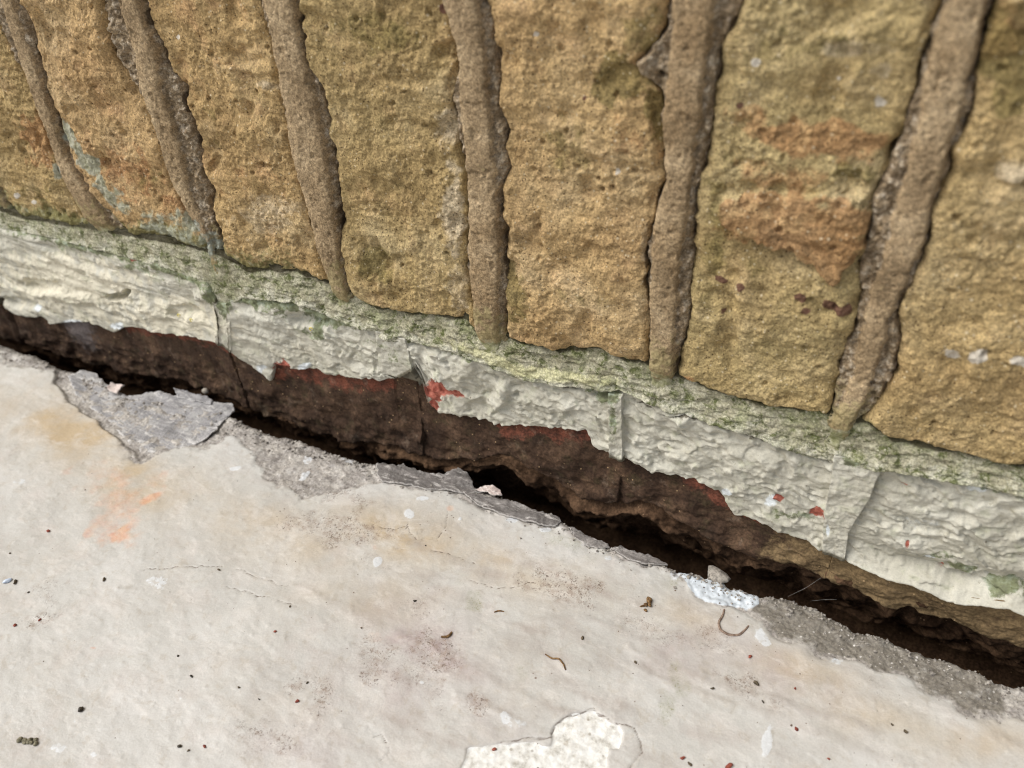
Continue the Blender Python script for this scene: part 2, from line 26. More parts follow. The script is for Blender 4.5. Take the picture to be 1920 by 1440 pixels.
'PBL': {'moss':[[-75.5274,83.3665,0.0165,-0.0106,0.0147,-0.1335,0.8],[6.6556,80.5714,0.0494,-0.0165,0.02,-0.0813,1.1],[-20.5898,81.7242,0.0416,-0.0234,0.0104,-0.1192,0.9],[60.1733,76.0671,0.0542,-0.0123,0.0298,-0.1096,1.1],[145.0431,76.7726,0.066,-0.0121,0.0509,-0.3365,0.6],[-105.7445,86.4877,0.018,-0.0128,0.0121,-0.1162,0.8],[-36.8997,85.7003,0.0203,-0.0122,0.0081,-0.0993,0.9],[35.7117,78.7197,0.0267,-0.0109,0.0135,-0.1042,1],[56.1138,71.8911,0.0802,-0.0187,0.0255,-0.0925,1.1],[-1.2568,72.3419,0.1805,-0.062,0.0178,-0.0701,1.3],[73.6878,82.7029,0.0577,-0.0192,0.0214,-0.163,0.9],[200.2176,74.4182,0.11,-0.0031,0.0405,-0.1745,0.9],[205.4796,61.5984,0.4252,0.0215,0.0222,-0.0604,0.6],[170.356,78.9031,0.0468,-0.0075,0.0274,-0.2455,0.4],[238.1932,81.9712,0.041,-0.0007,0.0242,-0.2053,0.6],[297.8752,77.2106,0.1814,0.0418,0.0744,-0.1831,1],[329.9108,87.6733,0.0519,0.0104,0.0296,-0.1639,1.1],[344.6278,82.2305,0.1554,0.0503,0.0836,-0.1901,1],[345.3431,35.8753,0.1439,0.0122,-0.024,-0.2884,0.9],[360.5401,33.0307,0.1178,0.0255,0.0535,-0.2371,1],[282.8463,36.2833,0.0992,0.0069,0.0619,-0.3182,0.6],[337.0103,39.4114,0.1885,0.0328,0.0866,-0.4192,0.6],[96.5103,61.8562,0.2131,-0.0327,0.0326,-0.1062,0.5],[-64.2234,74.6706,0.0865,-0.0403,0.0716,-0.3079,0.7],[88.5549,67.2475,0.0864,-0.0214,0.0658,-0.3171,0.4],[369.0651,17.8221,0.0974,0.0173,0.0207,-0.2308,0.8]],'bare':[[116.4186,47.45,0.164,-0.0642,-0.0075,-0.0978,1.3],[126.6047,49.2865,0.1668,-0.0394,0.0604,-0.4259,1],[113.7052,36.502,0.3385,-0.0392,0.0651,-0.1838,1],[23.6321,32.4194,0.1591,-0.0437,0.0445,-0.1405,1.4],[276.1483,44.3679,0.4789,0.0848,0.1805,-0.3964,1.2],[291.8577,42.819,0.3206,0.0281,0.0616,-0.3288,1.3],[325.2073,41.8376,1.0658,0.2822,0.2696,-0.5269,1],[339.4916,32.656,0.8982,0.2567,0.2093,-0.3805,1.1],[316.0512,69.6691,0.4123,0.0585,0.1906,-1.2537,0.6],[-59.7455,80.2026,0.3527,-0.0932,0.2898,-0.8256,1.2]],'white':[[-167.3071,22.2714,0.1747,-0.1053,0.0835,-0.3175,0.9],[-138.835,18.9151,0.1116,-0.0708,0.1014,-0.4862,0.9],[-97.9899,26.7513,0.1668,-0.081,0.092,-0.33,0.9],[38.1703,38.07,0.2466,-0.062,0.1296,-0.4109,0.8],[255.6923,37.6675,0.3626,-0.0358,-0.0269,-0.3448,0.9],[297.1746,36.7398,0.9871,0.2095,0.1084,-0.2204,0.8],[273.4853,41.5648,0.4013,-0.0721,-0.0623,-0.1733,0.7],[334.1885,36.2998,0.4475,0.1245,0.2067,-0.3863,0.8],[327.6629,53.2493,0.1378,0.0379,0.1082,-0.2214,0.4],[7.2167,27.2188,0.2144,-0.2112,-0.1117,-0.113,0.7],[338.1925,76.715,0.2071,0.0394,0.0579,-0.3964,0.6]],'warm':[[-127.485,47.5146,0.0147,-0.0103,0.0051,-0.0366,1],[-40.9955,48.6043,0.0225,-0.012,0.0102,-0.0676,0.9],[41.5979,51.6998,0.0379,-0.0095,0.0224,-0.0752,0.4],[130.958,66.4214,0.0613,-0.0055,0.0347,-0.1095,0.3]],'dent':[[-153.6813,41.0589,0.0494,-0.034,0.0335,-0.1829,3],[-185.1502,20.776,0.0469,-0.0362,0.0362,-0.2309,2],[-88.173,49.5058,0.0841,-0.0334,0.1164,-0.3649,4],[-75.6313,56.1775,0.3119,-0.1468,0.091,-0.3623,4],[-35.2204,53.605,0.0777,-0.0371,0.0391,-0.2018,2],[45.972,69.0942,0.081,-0.0333,0.023,-0.2147,3],[199.0946,73.4595,0.1431,0.0056,0.0991,-0.2894,2.5],[230.0872,55.8302,0.1148,-0.0038,0.0506,-0.3302,1],[343.4394,29.8938,0.0377,0.0042,0.0041,-0.3708,2],[143.228,48.5784,0.0437,0.0224,0.1385,-0.14,1]],'bump':[[-12.1663,71.1686,0.101,-0.0367,0.0395,-0.1562,4],[-132.2384,38.9934,0.0193,-0.0134,0.0367,-0.2493,2],[-74.8919,43.0057,0.042,-0.0228,0.0264,-0.1341,2.5],[119.8603,70.5439,0.2586,-0.0288,0.0632,-0.2074,2.5],[18.5202,64.7602,0.0509,-0.0219,0.0169,-0.1181,2],[151.7557,56.3124,0.0207,0.0594,0.1905,-0.0879,4],[128.1457,65.5305,0.0539,-0.013,0.0097,-0.079,3],[170.028,58.0021,0.0653,-0.001,0.0455,-0.1295,1],[230.5586,73.6701,0.0793,-0.0026,0.0228,-0.1773,3.5],[262.1184,59.7202,0.08,0.0125,0.0462,-0.1121,2],[275.1256,50.1435,0.5377,0.0952,0.1796,-0.4056,2.2],[239.2962,53.3993,0.0521,-0.004,0.0057,-0.1638,2],[323.216,62.9315,0.0699,0.019,0.04,-0.0866,2],[325.7255,39.8808,0.0924,0.0041,-0.0147,-0.1714,2.5],[295.0339,46.825,0.2011,0.0427,0.1004,-0.2143,2],[343.8725,58.2492,0.0969,0.0298,0.0562,-0.1134,1.5]]},
'SLAB': [[234.4,163.5],[237.2,168.3],[251.6,172.8],[267,175.5],[274.7,175.2],[279.8,173.9],[281.9,166.4],[281.3,158.9],[278.1,153.4],[277.1,146.9],[271.8,149],[265.6,150.6],[262.9,153.3],[261.2,156.1],[258.3,153.9],[255.9,152.9],[251.4,154.7],[245.8,157.1],[238.6,158.5]],
'WCRACK': [[[71.4,74.8],[87.4,76.3],[97.7,73.8],[117.6,75.1],[136.5,74.9],[152.1,72.4],[160.9,69.9],[179.7,71.6],[188.1,71.8]],[[234.5,74.3],[249.5,72.7],[268.2,71.4],[282.2,70.5],[291.8,70.5]],[[212.5,73.6],[223.8,71.8],[234.6,73.7]],[[154.5,5.2],[168.8,7.7]]],
'FLK1': [[-125.7,-26.7],[-122.9,-19.3],[-114.1,-17.2],[-99.6,-22],[-90.3,-23.3],[-80.5,-25.4],[-72.9,-20.5],[-69.2,-16.8],[-62.9,-13.5],[-54.9,-13.7],[-41.7,-10.6],[-28.6,-8.4],[-18.9,-5.2],[-14.3,-8.3],[-11.1,-13.3],[-11.8,-18.5],[-11.1,-24.4],[-7.7,-29.9],[-9.8,-35.4],[-16.1,-42.7],[-21.5,-49.5],[-27.7,-54],[-36.3,-56],[-47.8,-53.9],[-61.1,-49.6],[-77.2,-44.6],[-94.3,-40.6],[-108.1,-36.8]],
'FLK2': [[-94.6,-25.2],[-94.9,-22.1],[-89.9,-20.4],[-84.4,-20.7],[-84.8,-23.6],[-83.9,-27.9],[-88.5,-27.3]],
'FLK3': [[-59.1,-9],[-53.9,-8.8],[-44.3,-8.3],[-35.1,-7.4],[-29,-8.4],[-28.7,-11.3],[-39.8,-13.1],[-50.7,-14.3]],
'FLK4': [[85.8,-15],[88.9,-12.8],[96.4,-12],[98.2,-9.2],[103,-10.8],[112.8,-10.5],[121.8,-7.3],[123.4,-4.2],[126.3,-1.7],[131.2,-2.3],[135.4,-4.9],[138.9,-9.3],[144.2,-10],[138.6,-13.3],[133.8,-15.4],[125.6,-16.8],[118.4,-20],[109.7,-20.7],[101.6,-22.7],[94.7,-24.2],[90.3,-21.3]],
'FLK5': [[135.5,-14.1],[141.6,-13.3],[151.9,-10.7],[163.9,-9],[174.2,-10],[184.9,-9.3],[186.3,-11.5],[186,-15.2],[179,-17.6],[170.9,-18],[162.9,-18.7],[151.7,-19],[142.3,-17.5]],
'FLK6': [[142.9,-7.4],[146.8,-5.2],[151.8,-5.8],[154.4,-8.8],[150.6,-10.9],[145.6,-10.8],[140.5,-11.2]],
'FLK7': [[191.6,-13.9],[196.2,-13.9],[203.4,-15.5],[211.2,-15.7],[213,-17.2],[207.8,-20.3],[201.2,-19.9],[196,-18.1]],
'FLK8': [[213.1,-17.5],[217,-14.1],[221.1,-14.9],[229.4,-13.8],[235.9,-14.8],[239.2,-15.9],[233.4,-18.5],[226.5,-20],[218.8,-19.2]],
'DEB': [['seed',54.4,-174.3,2.07],['crumb',-22.7,-143.4,1.84],['crumb',14.1,-126.1,1.61],['crumb',57.8,-100.6,1.15],['seed',72,-140.9,0.92],['seed',83.5,-145.5,1.15],['crumb',104.7,-141.6,0.92],['crumb',127.8,-128.5,0.92],['red',-33.9,-116.4,1.61],['red',5.1,-152.8,1.15],['red',-2.8,-159,1.38],['red',101.8,-115.7,1.15],['red',129,-136.4,1.38],['red',281.9,-45.8,1.38],['red',300.4,-52.1,0.92],['red',303.8,-68,1.38],['crumb',339.8,-52.3,1.38],['red',269.1,-95.3,1.38],['red',206.3,-121.1,1.38],['red',93.7,-13.4,1.15],['crumb',241.6,-66.8,1.15],['seed',146.6,-78.1,1.15],['seed',290.5,-62.5,0.92],['red',316.2,-74,0.92],['crumb',218.6,-65.5,1.38],['crumb',272,-65.1,1.15],['seed',100,-169.1,1.38],['red',108.5,-165.2,1.15],['crumb',104.2,-168.9,0.92],['seed',-12.2,-144.8,0.92],['crumb',335.2,-51.4,0.92],['crumb',286.5,-56,1.84],['red',284.8,-91.4,2.3],['crumb',272.1,-96.4,1.38],['seed',135.3,-49.9,0.69],['crumb',99.7,-103.2,0.92],['crumb',-39.4,-133.2,0.92],['seed',114.9,-142,0.69]],
'DLAB': ['black pointed seed at the lower left of the floor','dark crumb beside the pale blue paint chip','dark oval crumb below the orange stain','dark crumb under the smudged floor area left of centre','small dark seed in the plain lower left floor','small dark seed just right of and below another in the lower left floor','dark speck above the bottom floor centre, left one of two','dark speck above the bottom floor centre, right one of two','dark red chip left of the orange stain','red chip right one of the two at the left edge of the floor','red chip nearest the left edge of the floor','red dot between the orange stain and the bare plaster patch',"dark red dot right above the bare plaster patch's left side",'oval red chip below the curled tendril','tiny red chip on the right-hand floor','red-brown chip right of the long white smear','round dark crumb right of the long white smear','dark red chip right of the bare plaster patch','red chip lying on the bare white plaster patch','red crumb on the dark grey flake','dark crumb at the right side of the floor centre','dark seed left of the green floor patch','dark speck right of the small red chips','small red chip near the bottom right floor','dark crumb above the brown stalk bit','brownish crumb in the greenish area right of centre','dark seed near the bottom left centre','dark red seed-like chip near the bottom left centre','tiny crumb between the two bottom left specks','small dark seed above the pale blue chip','crumb at the lower right floor near the round one','brown crumb below the oval red chip','largest red chip, at the bottom edge of the floor','dark crumb at the bottom edge, right of the plaster patch','tiny dark seed below the white paint spot','tiny crumb right of the orange stain','tiny crumb at the far left floor','tiny dark seed at the grey smudge'],
'PT_': {'dropping':[46.3,-191.9],'chip':[-26.6,-144.5],'scrap':[237.4,-39.3],'scraptail':[237.6,-43.5],'leaf':[213.3,-79],'twig':[167.6,-86.5],'stone':[260.3,-11.8],'wsplat':[-9.1,-119.9]},
'TENDRIL': [[267.3,-28],[267.5,-31.3],[266.7,-35.9],[268.3,-38.8],[271.7,-39.6],[275.7,-38.1],[277.6,-34.2],[278.2,-32.1]],
'TWIG': [[165.5,-88.6],[167.7,-87.6],[168.4,-86.2],[168.4,-84.8]],
'TWIG2': [[179.9,-68.8],[181.4,-67.3],[183.6,-66.8]],
'TWIG3': [[207.6,-78.2],[211,-79],[213.5,-77.9],[216.3,-79.7],[217.8,-81.5]],
'PEB': [-42.2,4,-2.2],
'CURL': [[-31.4,56.9],[-23.2,56.1],[57.5,72.9]],
'LUMP': [[209.8549,208.1185,0.2226,0.0622,0.0532,-0.1947,1],[206.6481,206.2086,0.4219,0.0323,0.0309,-0.2876,0.8]],
'HOLE': [[212.3194,204.7738,0.7478,0.0677,0.0781,-0.7025,1]],
'FLARE': [288.7044],
'RAWRED': [[-95.89519,-8.883961,7],[12.85907,90.69981,12],[148.5206,194.4994,11],[236.0617,257.7626,12],[260.5655,271.4647,3]],
'WEB': [],
'CAM': [[0.28,-0.239,0.285],[[0.9010022,0.4326762,-0.0314056],[-0.2524314,0.5817824,0.7731802],[-0.3528079,0.6887093,-0.6334083]]]
}

scene = bpy.context.scene
COL = scene.collection

# ------------------------------------------------------------------ camera, sky, sun, exposure
cd = bpy.data.cameras.new('camera')
cam = bpy.data.objects.new('camera', cd); COL.objects.link(cam)
from mathutils import Matrix, Vector
(cx, cy, cz), (R_, U_, F_) = D['CAM']
cam.matrix_world = Matrix(((R_[0], U_[0], -F_[0], cx), (R_[1], U_[1], -F_[1], cy), (R_[2], U_[2], -F_[2], cz), (0, 0, 0, 1)))
cd.sensor_width = 36.0; cd.lens = 27.75
cd.clip_start = 0.01; cd.clip_end = 60.0
cd.dof.use_dof = True; cd.dof.focus_distance = 0.335; cd.dof.aperture_fstop = 9.0
scene.camera = cam

world = bpy.data.worlds.new('World'); scene.world = world; world.use_nodes = True
wn = world.node_tree; wn.nodes.clear()
SUN_EL, SUN_AZ = 52.0, -148.0         # sun azimuth measured in the xy plane, degrees from +x
sky = wn.nodes.new('ShaderNodeTexSky'); sky.sky_type = 'NISHITA'; sky.sun_disc = False
sky.sun_elevation = math.radians(SUN_EL); sky.sun_rotation = math.radians(90.0 - SUN_AZ)
sky.air_density = 1.0; sky.dust_density = 4.0; sky.ozone_density = 1.0
hs = wn.nodes.new('ShaderNodeHueSaturation'); hs.inputs['Saturation'].default_value = 0.4   # cloud cover: nearly grey sky
bg = wn.nodes.new('ShaderNodeBackground'); bg.inputs['Strength'].default_value = 0.105
wo = wn.nodes.new('ShaderNodeOutputWorld')
wn.links.new(sky.outputs[0], hs.inputs['Color']); wn.links.new(hs.outputs[0], bg.inputs['Color']); wn.links.new(bg.outputs[0], wo.inputs['Surface'])
sd = bpy.data.lights.new('sun', 'SUN'); sd.energy = 1.9; sd.angle = math.radians(36); sd.color = (1.0, 0.985, 0.955)
sun = bpy.data.objects.new('sun', sd); COL.objects.link(sun)
e, a = math.radians(SUN_EL), math.radians(SUN_AZ)
sun.rotation_euler = Vector((math.cos(e) * math.cos(a), math.cos(e) * math.sin(a), math.sin(e))).to_track_quat('Z', 'Y').to_euler()
sun.location = (0, -1, 2)
scene.view_settings.view_transform = 'Standard'; scene.view_settings.look = 'None'
scene.view_settings.exposure = 0.4; scene.view_settings.gamma = 1.0
scene.view_settings.use_curve_mapping = False
scene.cycles.filter_width = 1.0

# ------------------------------------------------------------------ noise
_rng = np.random.default_rng(7)
_ang = _rng.uniform(0, 2 * np.pi, 1024); _GX = np.cos(_ang); _GY = np.sin(_ang)
_T1 = _rng.uniform(0, 1, 4096); _T2 = _rng.uniform(0, 1, 4096); _T3 = _rng.uniform(0, 1, 4096)

def _hash(i, j, seed):
    h = (i * 374761393 + j * 668265263 + seed * 974634777) & 0xffffffff
    h = ((h ^ (h >> 13)) * 1274126177) & 0xffffffff
    return h ^ (h >> 16)

def perlin(x, y, seed=0):
    xf = np.floor(x); yf = np.floor(y)
    i = xf.astype(np.int64); j = yf.astype(np.int64); dx = x - xf; dy = y - yf
    u = dx * dx * dx * (dx * (dx * 6 - 15) + 10); v = dy * dy * dy * (dy * (dy * 6 - 15) + 10)
    def g(a, b):
        k = _hash(i + a, j + b, seed) & 1023
        return _GX[k] * (dx - a) + _GY[k] * (dy - b)
    n0 = g(0, 0); n0 = n0 + u * (g(1, 0) - n0); n1 = g(0, 1); n1 = n1 + u * (g(1, 1) - n1)
    return (n0 + v * (n1 - n0)) * 1.5

def fbm(x, y, size, octaves=4, seed=0, gain=0.5, lac=2.03):
    s = 0.0; a = 1.0; f = 1.0 / size
    for k in range(octaves):
        s = s + a * perlin(x * f + 13.7 * k, y * f - 7.3 * k, seed + k * 17)
        a *= gain; f *= lac
    return s

def ridged(x, y, size, octaves=3, seed=0):
    s = 0.0; a = 1.0; f = 1.0 / size
    for k in range(octaves):
        s = s + a * (1 - np.abs(perlin(x * f + 5.1 * k, y * f + 3.3 * k, seed + k * 11)) * 1.6)
        a *= 0.5; f *= 2.1
    return s

def worley(x, y, size, seed=0):
    x = x / size; y = y / size
    i = np.floor(x).astype(np.int64); j = np.floor(y).astype(np.int64)
    f1 = np.full(x.shape, 9.0); f2 = np.full(x.shape, 9.0); idn = np.zeros(x.shape)
    for a in (-1, 0, 1):
        for b in (-1, 0, 1):
            h = _hash(i + a, j + b, seed) & 4095
            d = np.hypot(i + a + _T1[h] - x, j + b + _T2[h] - y)
            near = d < f1
            f2 = np.where(near, f1, np.minimum(f2, d)); idn = np.where(near, _T3[h], idn); f1 = np.where(near, d, f1)
    return f1, f2, idn

def facets(x, y, size, slope, seed=0, sharp=9.0):
    """hewn rock: one tilted plane per cell, blended over a narrow seam"""
    x = x / size; y = y / size
    i = np.floor(x).astype(np.int64); j = np.floor(y).astype(np.int64)
    num = np.zeros(x.shape); den = np.zeros(x.shape) + 1e-9
    for a in (-1, 0, 1):
        for b in (-1, 0, 1):
            h = _hash(i + a, j + b, seed) & 4095; h2 = (h * 7 + 31) & 4095
            px = x - (i + a + _T1[h]); py = y - (j + b + _T2[h])
            w = np.exp(-sharp * (px * px + py * py))
            val = (_T3[h2] - .5) * 0.5 + ((_T1[h2] - .5) * px + (_T2[h2] - .5) * py) * 2.4
            num += w * val; den += w
    return num / den * slope * size

def sstep(a, b, v):
    t = np.clip((v - a) / (b - a), 0, 1); return t * t * (3 - 2 * t)

def blobs(name, table, x, y, warp=None, soft=(0.45, 1.25), gauss=False):
    out = np.zeros(x.shape)
    for (bx, by, m00, m01, m10, m11, s) in table.get(name, []):
        dx = x - bx; dy = y - by
        q = np.hypot(m00 * dx + m01 * dy, m10 * dx + m11 * dy)
        if gauss: w = np.exp(-q * q * 1.3)
        else:
            if warp is not None: q = q + warp
            w = 1 - sstep(soft[0], soft[1], q)
        out = np.maximum(out, w * s) if not gauss else np.maximum(out, w * s) if gauss == 'max' else out + w * s
    return out

def polymask(x, y, poly, soft=0.8, warp=0.0):
    """1 inside the polygon, 0 outside, blended over +-soft mm"""
    P = np.array(poly); x0, y0 = P.min(0) - 3 * soft - 4; x1, y1 = P.max(0) + 3 * soft + 4
    out = np.zeros(x.shape); near = (x > x0) & (x < x1) & (y > y0) & (y < y1)
    if not near.any(): return out
    px = x[near]; py = y[near]; d2 = np.full(px.shape, 1e9); ins = np.zeros(px.shape, bool)
    for (ax, ay), (bx, by) in zip(P, np.roll(P, -1, 0)):
        ex, ey = bx - ax, by - ay; L = ex * ex + ey * ey + 1e-9
        t = np.clip(((px - ax) * ex + (py - ay) * ey) / L, 0, 1)
        d2 = np.minimum(d2, (px - ax - t * ex) ** 2 + (py - ay - t * ey) ** 2)
        c = (ay > py) != (by > py)
        with np.errstate(divide='ignore', invalid='ignore'):
            ins ^= c & (px < (bx - ax) * (py - ay) / (by - ay + 1e-12) + ax)
    sd_ = np.sqrt(d2) * np.where(ins, 1, -1)
    if np.ndim(warp): sd_ = sd_ + warp[near]
    out[near] = sstep(-soft, soft, sd_)
    return out

def linedist(x, y, line, reach=6.0):
    P = np.array(line); out = np.full(x.shape, 99.0)
    near = (x > P[:, 0].min() - reach) & (x < P[:, 0].max() + reach) & (y > P[:, 1].min() - reach) & (y < P[:, 1].max() + reach)
    if not near.any(): return out
    px = x[near]; py = y[near]; d2 = np.full(px.shape, 1e4)
    for (ax, ay), (bx, by) in zip(P[:-1], P[1:]):
        ex, ey = bx - ax, by - ay
        t = np.clip(((px - ax) * ex + (py - ay) * ey) / (ex * ex + ey * ey + 1e-9), 0, 1)
        d2 = np.minimum(d2, (px - ax - t * ex) ** 2 + (py - ay - t * ey) ** 2)
    out[near] = np.sqrt(d2)
    return out

def curve(pts, axis=0):
    """polyline as a function of one of its axes"""
    P = np.array(pts); P = P[np.argsort(P[:, axis], kind='stable')]
    return lambda v: np.interp(v, P[:, axis], P[:, 1 - axis])

# ------------------------------------------------------------------ mesh helpers
def empty(name, loc, label=None, cat=None, group=None):
    o = bpy.data.objects.new(name, None); COL.objects.link(o); o.location = [v * 0.001 for v in loc]; o.empty_display_size = 0.02
    if label: o['label'] = label
    if cat: o['category'] = cat
    if group: o['group'] = group
    return o

def link(name, me, mat, parent=None, origin=(0, 0, 0)):
    o = bpy.data.objects.new(name, me); COL.objects.link(o); me.materials.append(mat)
    loc = Vector([v * 0.001 for v in origin])
    if parent is not None:
        o.parent = parent
        p = parent; w = Vector((0, 0, 0))
        while p is not None: w += p.location; p = p.parent
        o.location = loc - w
    else: o.location = loc
    return o

def mesh_from(name, V, faces4, attrs=None, smooth=True, origin=None):
    V = np.asarray(V, float)
    if origin is None:
        origin = (V.min(0) + V.max(0)) / 2
    co = ((V - np.array(origin)) * 0.001).astype(np.float32)
    me = bpy.data.meshes.new(name)
    nF = len(faces4)
    me.vertices.add(len(co)); me.vertices.foreach_set('co', co.ravel())
    me.loops.add(nF * 4); me.loops.foreach_set('vertex_index', np.asarray(faces4, np.int32).ravel())
    me.polygons.add(nF); me.polygons.foreach_set('loop_start', np.arange(0, nF * 4, 4, dtype=np.int32))
    me.polygons.foreach_set('use_smooth', np.full(nF, smooth))
    for k, v in (attrs or {}).items():
        at = me.attributes.new(k, 'FLOAT', 'POINT'); at.data.foreach_set('value', np.asarray(v, np.float32).ravel())
    me.update(calc_edges=True); me.validate()
    return me, tuple(origin)

def grid_faces(n, m, flip=False):
    k = np.arange(n * m).reshape(n, m)
    q = np.stack([k[:-1, :-1], k[:-1, 1:], k[1:, 1:], k[1:, :-1]], -1).reshape(-1, 4)
    return q[:, ::-1] if flip else q

def grid_obj(name, X, Y, Z, mat, parent=None, attrs=None, flip=False, origin=None):
    V = np.stack([X, Y, Z], -1).reshape(-1, 3)
    me, org = mesh_from(name, V, grid_faces(*X.shape, flip), attrs, True, origin)
    return link(name, me, mat, parent, org)

def padded(X, H, Z, attrs, depth, sides='lrtb', lip=None):
    """adds a skirt that runs back into the wall so a piece has thickness"""
    l = 1 if 'l' in sides else 0; r = 1 if 'r' in sides else 0; b = 1 if 'b' in sides else 0; t = 1 if 't' in sides else 0
    pw = ((b, t), (l, r))
    X = np.pad(X, pw, 'edge'); Z = np.pad(Z, pw, 'edge'); H = np.pad(H, pw, 'edge')
    A = {k: np.pad(v, pw, 'edge') for k, v in attrs.items()}
    if l: H[:, 0] = depth
    if r: H[:, -1] = depth
    if b: H[0, :] = depth
    if t: H[-1, :] = depth
    return X, H, Z, A

# ------------------------------------------------------------------ materials
def lin(c):
    return tuple((v / 255 / 12.92 if v / 255 <= 0.04045 else ((v / 255 + 0.055) / 1.055) ** 2.4) for v in c) + (1.0,)

class NB:
    def __init__(self, name, rough=0.85, spec=0.25):
        self.m = bpy.data.materials.new(name); self.m.use_nodes = True; self.t = self.m.node_tree; self.t.nodes.clear()
        self.b = self.t.nodes.new('ShaderNodeBsdfPrincipled'); o = self.t.nodes.new('ShaderNodeOutputMaterial')
        self.t.links.new(self.b.outputs[0], o.inputs[0])
        self.b.inputs['Roughness'].default_value = rough; self.b.inputs['Specular IOR Level'].default_value = spec
        self.pos = self.t.nodes.new('ShaderNodeNewGeometry').outputs['Position']
    def L(self, v, inp):
        if hasattr(v, 'is_output'): self.t.links.new(v, inp)
        elif isinstance(v, tuple) and len(v) == 3: inp.default_value = lin(v)
        else: inp.default_value = v
    def scaled(self, sx, sy, sz):
        n = self.t.nodes.new('ShaderNodeVectorMath'); n.operation = 'MULTIPLY'
        self.L(self.pos, n.inputs[0]); n.inputs[1].default_value = (sx, sy, sz); return n.outputs[0]
    def noise(self, scale, detail=4, rough=0.55, dist=0.0, vec=None):
        n = self.t.nodes.new('ShaderNodeTexNoise'); self.L(vec or self.pos, n.inputs['Vector'])
        n.inputs['Scale'].default_value = scale; n.inputs['Detail'].default_value = detail
        n.inputs['Roughness'].default_value = rough; n.inputs['Distortion'].default_value = dist
        return n.outputs['Fac']
    def vor(self, scale, feature='F1', vec=None, rnd=1.0):
        n = self.t.nodes.new('ShaderNodeTexVoronoi'); n.feature = feature; self.L(vec or self.pos, n.inputs['Vector'])
        n.inputs['Scale'].default_value = scale; n.inputs['Randomness'].default_value = rnd; return n
    def attr(self, name):
        n = self.t.nodes.new('ShaderNodeAttribute'); n.attribute_name = name; return n.outputs['Fac']
    def math(self, op, a, b=0.0, clamp=False):
        n = self.t.nodes.new('ShaderNodeMath'); n.operation = op; n.use_clamp = clamp
        self.L(a, n.inputs[0]); self.L(b, n.inputs[1]); return n.outputs[0]
    def thr(self, v, lo, hi, a=0.0, b=1.0):
        n = self.t.nodes.new('ShaderNodeMapRange'); n.interpolation_type = 'SMOOTHSTEP'
        self.L(v, n.inputs[0]); n.inputs[1].default_value = lo; n.inputs[2].default_value = hi
        n.inputs[3].default_value = a; n.inputs[4].default_value = b; return n.outputs[0]
    def ramp(self, f, stops):
        n = self.t.nodes.new('ShaderNodeValToRGB'); self.L(f, n.inputs[0]); el = n.color_ramp.elements
        for k, (p, c) in enumerate(stops):
            x = el[k] if k < 2 else el.new(p)
            x.position = p; x.color = lin(c)
        return n.outputs[0]
    def mix(self, f, a, b, blend='MIX'):
        n = self.t.nodes.new('ShaderNodeMix'); n.data_type = 'RGBA'; n.blend_type = blend
        self.L(f, n.inputs[0]); self.L(a, n.inputs[6]); self.L(b, n.inputs[7]); return n.outputs[2]
    def patch(self, col, attr_name, colour, size, spread=0.6, k=1.0):
        """mixes a colour in where a painted-on mask is, its border eaten by noise"""
        f = self.math('ADD', self.attr(attr_name), self.math('MULTIPLY', self.math('SUBTRACT', self.noise(size, 5, 0.65), 0.5), spread))
        f = self.math('MULTIPLY', self.thr(f, 0.25, 0.75), k)
        f = self.math('MULTIPLY', f, self.thr(self.attr(attr_name), 0.0, 0.15))
        return self.mix(f, col, colour)
    def wash(self, col, attr_name, colour, size, k=1.0):
        f = self.math('MULTIPLY', self.attr(attr_name), self.thr(self.noise(size, 6, 0.65, 0.4), 0.25, 0.75, 0.1, 1.5))
        return self.mix(self.math('MULTIPLY', f, k, True), col, colour)
    def grain(self, col, scale, lo, hi, detail=2):
        return self.mix(1.0, col, self.thr(self.noise(scale, detail, 0.6), 0.3, 0.7, lo, hi), 'MULTIPLY')
    def specks(self, col, scale, share, colour, size=0.35, k=1.0, where=None):
        v = self.vor(scale)
        s = self.t.nodes.new('ShaderNodeSeparateColor'); self.L(v.outputs['Color'], s.inputs[0])
        f = self.math('MULTIPLY', self.math('GREATER_THAN', s.outputs[0], 1 - share), self.thr(v.outputs['Distance'], size, size * 0.6))
        f = self.math('MULTIPLY', f, k)
        if where is not None: f = self.math('MULTIPLY', f, where)
        return self.mix(f, col, colour)
    def finish(self, col, bumps=()):
        self.L(col, self.b.inputs['Base Color'])
        nrm = None
        for (h, s, d) in bumps:
            n = self.t.nodes.new('ShaderNodeBump'); n.inputs['Strength'].default_value = s; n.inputs['Distance'].default_value = d
            self.L(h, n.inputs['Height'])
            if nrm is not None: self.t.links.new(nrm, n.inputs['Normal'])
            nrm = n.outputs[0]
        if nrm is not None: self.t.links.new(nrm, self.b.inputs['Normal'])
        return self.m

